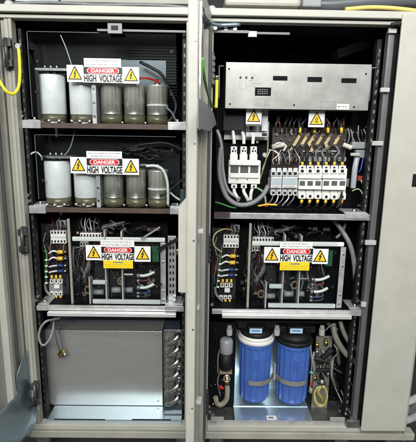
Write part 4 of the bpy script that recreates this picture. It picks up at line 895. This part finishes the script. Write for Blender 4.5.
def filt(px, label, ring, lbx):
    Yc = .15; c = W(px, 372, Yc-.04); x = c.x; zt = W(px, 345 if px < 260 else 346.5, Yc-.06).z; zbm = W(px, 401 if px < 260 else 403, Yc-.045).z; R = .0765
    t = thing('water_filter', label, 'water filter', (x, Yc, zbm), 'water filters')
    h = zt-zbm; n = 144
    def fn(th, hh):
        if hh < .012 or hh > h-.02: return 1.
        return 1.+(.030 if math.sin(th*16) > .35 else -.022)
    seg = 144
    prof = [(R*.60, 0), (R*.80, .002), (R*.85, .010), (R*.86, .0121), (R*.93, h-.0201), (R*.96, h-.02), (R*1.0, h-.012), (R*1.0, h)]
    b = MB(); b.lathe((x, Yc, zbm), prof, seg, fn=fn); bw = b.build('bowl', BLUE, t)
    b = MB(); b.box(x-.009, x+.009, Yc-R*.975, Yc-R*.85, zt-.062, zt-.056); b.box(x-.009, x-.005, Yc-R*.975, Yc-R*.85, zt-.11, zt-.062); b.box(x+.005, x+.009, Yc-R*.975, Yc-R*.85, zt-.11, zt-.062); b.build('rib', BLUE, bw, .001)
    b = MB(); b.lathe((x, Yc, zt), [(R*1.0, .0005), (R*1.05, .003), (R*1.05, .016), (R*1.0, .019)], 60)
    if ring is WHITE: b.lathe((x, Yc, zt), [(R*.97, .0195), (R*.99, .022), (R*.97, .030), (R*.9, .032)], 60)
    b.build('collar_ring', ring, t)
    z_ = zt+(.033 if ring is WHITE else .020)
    b = MB(); b.lathe((x, Yc, z_), [(R*.93, .0), (R*.95, .010), (R*.88, .02), (R*.6, .03), (R*.6, .05)], 48); b.box(x-.085, x+.085, Yc-.02, Yc+.02, z_+.025, z_+.052); hd = b.build('filter_head', BLACK, t, .002)
    a0, a1, c0, c1 = prect(lbx-6.2, 328.8, lbx+6.2, 333.6, Yc-R)
    b = MB(); b.box(a0-.006, a1+.006, Yc-R*.95, Yc-.03, c0-.006, c1+.006); b.build('label_boss', BLACK, hd, .002)
    b = MB(); b.box(a0, a1, Yc-R*.95-.001, Yc-R*.95-.0002, c0, c1); q = b.build('head_label', LABELB, hd)
    b = MB(); b.box(a0+.008, a1-.008, Yc-R*.95-.0015, Yc-R*.95-.0011, (c0+c1)/2-.002, (c0+c1)/2+.002); b.build('label_mark', BLUEW, q)
    return x, zt, zbm, R, Yc
fa = filt(255.8, 'blue water filter with a white collar, left of the pair', WHITE, 256)
fb = filt(294.6, 'blue water filter with a black collar, right of the pair', BLACK, 296.5)
# strap
zs = W(273, 381, .09).z; pts = []
xa, R, Yc = fa[0], fa[3]+.003, fa[4]
def arc(x, a0, a1, n=14): return [(x+R*math.cos(math.radians(a0+(a1-a0)*i/n)), Yc+R*math.sin(math.radians(a0+(a1-a0)*i/n))) for i in range(n+1)]
path = arc(fa[0], -115, -40)+[((fa[0]+fb[0])/2-.003, Yc-.004)]
path2 = [((fa[0]+fb[0])/2+.003, Yc-.004)]+arc(fb[0], -140, -55)
st = thing('filter_strap', 'grey strap holding the two blue water filters together', 'strap', ((fa[0]+fb[0])/2, Yc-.05, zs-.012))
for pth in (path, path2):
    b = MB()
    for (ax, ay), (bx_, by_) in zip(pth, pth[1:]):
        d = Vector((bx_-ax, by_-ay, 0)); L_ = d.length; d.normalize(); b.obox(((ax+bx_)/2, (ay+by_)/2, zs-.002), d, Vector((-d.y, d.x, 0)), Vector((0, 0, 1)), L_/2+.0004, .0012, .0105)
    b.build('strap_band', mat('grey_strap', (.2, .2, .18), .6, 0, .15, 60, .2, 300), st)
b = MB(); b.box((fa[0]+fb[0])/2-.004, (fa[0]+fb[0])/2+.004, Yc-.03, Yc-.006, zs-.014, zs+.06); b.build('strap_post', GALV, st, .001)
b = MB(); b.box(W(236, 324, .1).x, W(330, 324, .1).x, .12, .2, W(280, 323, .12).z, W(280, 321, .12).z); b.build('filter_bracket', BLACK, None, thing=('black bracket above the two filter heads', 'bracket'))
for k, px in enumerate((229.5, 277, 322)):
    p = W(px, 330, .1); b = MB(); b.cyl((p.x, .1, p.z-.022), (p.x, .1, p.z+.006), .013, seg=16); b.cyl((p.x, .1, p.z+.007), (p.x, .1, p.z+.02), .010, seg=8)
    b.build('hose_connector', CLIPW, None, thing=('white hose connector %s' % ('above the grey capped bottle', 'between the two filter heads', 'right of the black collared filter')[k], 'connector', 'white connectors'), bevel=.001)
# bottle valve on the left
Yv = .10; pc = W(226.3, 345, Yv); sc = W(227, 345, Yv).x-W(226, 345, Yv).x
vl = thing('pressure_regulator', 'black regulator with grey cap and tan elbow hose left of the filters', 'regulator', (pc.x, Yv, W(226, 405, Yv).z))
zt, zm, zbv = W(226, 338, Yv).z, W(226, 352, Yv).z, W(226, 369, Yv).z
b = MB(); b.lathe((pc.x, Yv, zm), [(.028, 0), (.029, .003), (.029, (zt-zm)*.8), (.024, zt-zm-.003), (.014, zt-zm)], 36); b.build('cap', mat('cap_grey', (.26, .27, .29), .35, coat=.2), vl)
b = MB(); b.lathe((pc.x, Yv, zbv), [(.022, 0), (.0255, .004), (.0255, zm-zbv-.001)], 30); b.build('regulator_body', BLACK, vl)
b = MB(); b.box(pc.x-.027, pc.x+.027, Yv-.02, Yv+.02, zbv-.014, zbv-.001); b.build('flange', mat('tan_flange', (.22, .17, .11), .5), vl, .001)
b = MB(); c = W(226.5, 377, Yv-.01); b.tube([(c.x+.014*math.cos(a*math.pi/6), Yv-.022, c.z+.014*math.sin(a*math.pi/6)) for a in range(13)], .0045); b.build('gauge_ring', CHROME, vl)
b = MB(); b.cyl(W(227, 374, Yv), W(227, 384.5, Yv), .012, seg=16); b.cyl(W(227, 377, Yv), W(227, 381, Yv), .014, seg=6); b.build('brass_nut', BRASS, vl)
b = MB(); b.tube(P3([(227, 384, Yv), (227.3, 392, Yv), (226, 400, Yv), (221, 404.5, Yv), (217, 403, Yv), (215.5, 397, Yv)]), .0115, seg=14, sub=8); b.build('elbow_hose', TAN, vl)
b = MB(); b.cyl(W(219.5, 386, Yv), W(223, 388.5, Yv), .008, seg=10); b.build('red_knob', RED, vl, .001)
b = MB(); b.tube(P3([(238, 330, .2), (233.5, 345, .18), (234.5, 365, .2), (233, 385, .2)]), .003); b.build('thin_tube', CGREY, None, thing=('thin grey tube behind the black regulator', 'tube'))
# right cluster
FB('support_plate', mat('tan_grey_plate', (.20, .195, .17), .45, .2, .25, 20), [(313.5, 336, 329.5, 416, .14, .004)], 0, None); o = bpy.data.objects['support_plate']; o['label'] = 'tan grey upright plate right of the filters'; o['category'] = 'plate'
pv = W(324, 362, .1); vv = thing('black_valve', 'black lever valve mounted on the plate right of the filters', 'valve', W(322, 378, .11))
b = MB(); b.cyl(W(318, 363, .11), W(332, 349, .10), .013, seg=16); b.cyl(W(314, 358, .11), W(329, 362, .10), .012, seg=16); b.cyl(W(322, 378, .11), W(324, 362, .11), .012, seg=16); b.build('valve_body', BLACK, vv, .002)
b = MB(); b.obox(W(323, 370, .09), (1, 0, .05), (0, 1, 0), (-.05, 0, 1), .03, .008, .007); b.build('valve_lever', RUBBER, vv, .002)
b = MB(); b.cyl(W(310, 372, .1), W(313, 373, .1), .006, seg=10); b.build('green_cap', mat('green_cap', (.1, .4, .2), .4), vv)
b = MB(); b.cyl(W(322, 379, .11), W(322, 386, .11), .010, seg=10); b.cyl(W(322, 381, .11), W(322, 383, .11), .014, seg=6); b.build('valve_nut', DULL, vv)
b = MB(); pts = []
for i in range(30):
    a = i/29*math.pi*3.4-1.2; k_ = 1-.25*i/29; pts.append(W(320.5+7*math.cos(a)*k_, 396+11*math.sin(a)*k_, .07+.03*i/29))
b.tube(pts, .0042, smooth=False); b.build('coiled_tube', AMBERT, None, thing=('yellowed clear tube coiled below the black valve', 'tube'))
b = MB(); b.tube(P3([(322, 386, .1), (318, 392, .09), (322, 398, .085), (323, 404, .1)]), .007); b.build('tube_elbow', mat('amber_elbow', (.3, .24, .05), .3, coat=.4), None, thing=('amber tube elbow inside the coiled clear tube', 'tube'))
b = MB(); b.tube(P3([(310.5, 343, .1), (311.5, 360, .11), (311, 380, .11), (309, 392, .11)]), .003); b.cyl(W(311, 388, .1), W(311, 393, .1), .006); b.build('thin_tube', TAN, None, thing=('thin tan tube between the right filter and the upright plate', 'tube'))
FB('red_mark', RED, [(310.3, 383, 312.5, 386, .098, .004)], .001, None); o = bpy.data.objects['red_mark']; o['label'] = 'tiny red fitting beside the right filter'; o['category'] = 'fitting'
for k, (pts, r) in enumerate((([(333, 323, .12), (335, 335, .10), (341, 347, .09), (350, 358, .09), (358, 364, .12)], .0125), ([(340, 321, .12), (344, 333, .10), (350, 343, .10), (357, 350, .12)], .010), ([(326, 321, .14), (333, 330, .16), (337, 345, .17), (339, 365, .2)], .009))):
    b = MB(); b.tube(P3(pts), r, seg=14, sub=8); b.build('hose', mat('olive_grey_hose', (.17, .17, .14), .35, coat=.3), None, thing=(('thick olive grey hose curving at the upper right of the filter bay', 'second olive grey hose above the thick one in the filter bay', 'olive grey hose dropping behind the black valve')[k], 'hose', 'hoses in the filter bay'))
for k, pts in enumerate(([(326, 330, .1), (330, 326, .09), (334, 326, .1), (338, 330, .12)], [(333, 383, .14), (341, 400, .10), (348, 416, .06)], [(341, 390, .14), (346, 403, .1), (351, 415, .06)])):
    b = MB(); b.tube(P3(pts), .003); b.build('thin_tube', MGREY, None, thing=(('thin dark tube arching beside the white connector', 'thin dark line slanting down right of the coiled tube', 'thin dark line slanting down nearest the slotted rail')[k], 'tube'))
for k in range(9):
    x = 314+rn.uniform(0, 20); y0 = rn.uniform(338, 372)
    b = MB(); b.tube(P3([(x, y0, .12), (x+rn.uniform(-4, 5), y0+9, .1), (x+rn.uniform(-5, 7), y0+20, .1), (x+rn.uniform(-4, 9), y0+30, .13)]), rn.uniform(.002, .006)); b.build('small_hose', rn.choice([RUBBER, DKWIRE, CGREY, TAN, mat('smoky_tube', (.1, .1, .07), .2, coat=.5)]), None, thing=('small hose among the fittings round the black valve', 'hose', 'small hoses round the valve'))
for k in range(5):
    x = 212+rn.uniform(0, 20); y0 = rn.uniform(326, 380)
    b = MB(); b.tube(P3([(x, y0, .12), (x+rn.uniform(-3, 3), y0+10, .115), (x+rn.uniform(-4, 4), y0+24, .12)]), rn.uniform(.002, .004)); b.build('thin_wire', rn.choice([RUBBER, CGREY]), None, thing=('thin dark wire behind the grey capped regulator', 'wire', 'wires behind the regulator'))
for k, (px, py) in enumerate(((317, 345), (326, 343), (317, 352), (328, 374), (315, 378))):
    b = MB(); b.cyl(W(px, py-2, .12), W(px, py+2.2, .12), .009, seg=6); b.cyl(W(px, py-4, .12), W(px, py-2, .12), .006, seg=12); b.build('hose_fitting', rn.choice([BRASS, DULL, BLACK]), None, thing=('small hose fitting on the plate round the black valve', 'fitting', 'small fittings round the valve'))
b = MB()
rn = random.Random(11)
for k in range(34):
    if k < 14: px, py = rn.uniform(211, 234), rn.uniform(350, 415)
    else: px, py = rn.uniform(330, 350), rn.uniform(345, 416)
    p = W(px, py, .13); b.cyl((p.x, .12, p.z), (p.x, .13, p.z), rn.uniform(.0015, .0035), seg=6)
b.build('screw', CHROME, cab)
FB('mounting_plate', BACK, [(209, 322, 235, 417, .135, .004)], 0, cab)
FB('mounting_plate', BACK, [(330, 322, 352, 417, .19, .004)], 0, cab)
# bits along the bottom right corner
b = MB()
for (px, py, s_) in ((209.5, 407, 2.2), (210, 412, 2.6), (211.5, 416, 1.6), (340, 411, 2), (346, 414, 2)): pbox(b, px-s_/2, py-s_/2, px+s_/2, py+s_/2, .01, .01)
b.build('corner_fitting', CHROME, cab, .001)
# =================================================================== FOLDED STEEL SHEET AT THE LEFT
n_ = nl; p0 = Vector((-.078, -.03, 0))+nl*.045
up_ = [(27.5, 352), (31.5, 357), (36.3, 408)]; 
A = [onplane(a, c, p0, n_) for a, c in ((27, 351), (31.5, 357), (35.8, 402), (17.5, 396), (16.8, 376))]
sh = thing('folded_steel_sheet', 'bluish folded steel sheet leaning inside the open left door', 'steel sheet', (p0.x, -.1, -.1))
b = MB(); prev = None
for (rw, lx, rx, of) in ((351, 26.6, 27.6, 0), (357, 23.5, 31.5, 0), (366, 20, 32.4, 0), (376, 16.8, 33.4, 0), (388, 16.8, 34.8, 0), (396, 16.8, 35.5, .001), (400, 12, 36, .004), (404, 7.5, 36.4, .012), (408, 3, 36.8, .024), (413, -2, 37, .042), (419, -9, 36.6, .062), (426, -16, 34.5, .080), (436, -22, 30.5, .092), (450, -26, 24, .097), (470, -30, 16, .097)):  # lower rows curled outward to catch the ceiling lamps as a bright band
    row = [b.b.verts.new(onplane(lx+(rx-lx)*k/6, rw, p0+nl*of, n_)) for k in range(7)]
    if prev:
        for k in range(6): f = b.b.faces.new([prev[k], prev[k+1], row[k+1], row[k]]); f.smooth = True
    prev = row
o = b.build('sheet', mat('dull_zinc_sheet', (.34, .43, .48), .3, .9, .15, 5, .05, 40), sh); md = o.modifiers.new('s', 'SOLIDIFY'); md.thickness = .0015
# =================================================================== ON TOP OF THE CABINET
def top_tube(pts, r, name, mt, lb, cat):
    b = MB(); b.tube(P3(pts), r, seg=18, sub=8); b.build(name, mt, None, thing=(lb, cat))
x0, x1, za, zb_ = prect(225, -8, 302, 6, .25); b = MB(); b.box(x0, x1, .25, .5, za, zb_); b.build('cable_duct', BEIGE, None, thing=('beige duct lying on the cabinet roof', 'duct'), bevel=.012)
top_tube([(300, 3, .3), (330, 5, .28), (370, 2, .28), (420, 0, .3)], .026, 'flexible_conduit', mat('conduit_grey', (.10, .11, .12), .4), 'dark grey flexible conduit along the cabinet roof', 'conduit')
top_tube([(345, 9.5, .2), (370, 7.5, .2), (395, 8.5, .2), (425, 12, .2)], .008, 'yellow_hose', mat('yellow_hose', (.7, .55, .16), .4), 'pale yellow hose on the cabinet roof beneath the grey conduit', 'hose')
x0, x1, za, zb_ = prect(303, -8, 322, 7, .22); b = MB(); b.box(x0, x1, .22, .3, za, zb_); b.build('conduit_clamp', MGREY, None, thing=('grey clamp block round the conduit on the roof', 'clamp'), bevel=.006)
top_tube([(10, 4, .3), (50, 2.5, .3), (100, 5, .3), (150, 5, .3), (190, 8, .3)], .007, 'roof_cable', CGREY, 'thin grey cable along the left of the cabinet roof', 'cable')
x0, x1, za, zb_ = prect(60, -10, 190, 3.2, .45); b = MB(); b.box(x0, x1, .45, .5, za, zb_); b.build('beige_beam', BEIGE2, None, thing=('beige beam running above the left cabinet roof', 'beam'), bevel=.004)
x0, x1, za, zb_ = prect(15, -10, 58, 1.5, .5); b = MB(); b.box(x0, x1, .5, .55, za, zb_); b.build('grey_beam', DULL, None, thing=('dull grey beam end above the left corner of the roof', 'beam'))
b = MB(); p = W(212, 7.5, -.0); b.lathe((p.x, -.0, ZT+.0005), [(.014, 0), (.014, .006), (.009, .012)], 20); b.build('roof_bolt', CLIPW, None, thing=('pale round bolt on the roof edge above the centre door', 'bolt'))
b = MB(); p = W(6, 1, -.0); b.lathe((p.x+.01, -.0, ZT+.0005), [(.016, 0), (.016, .008), (.010, .016)], 20); b.build('roof_bolt', CLIPW, None, thing=('pale round bolt on the left corner of the roof edge', 'bolt'))
# hoses on the floor beyond the right corner
for k, (y0, mt) in enumerate(((400, WHITE), (409, CGREY), (418, LGREY))):
    b = MB(); b.tube(P3([(404, y0+3, .3), (412, y0, .28), (422, y0-5, .25), (435, y0-12, .25)]), .018, seg=14); b.build('floor_hose', mt, None, thing=(('white hose at the lower right corner, uppermost of three', 'grey hose between two paler ones at the lower right corner', 'pale hose at the lower right corner, lowest of three')[k], 'hose', 'hoses beyond the cabinet'))
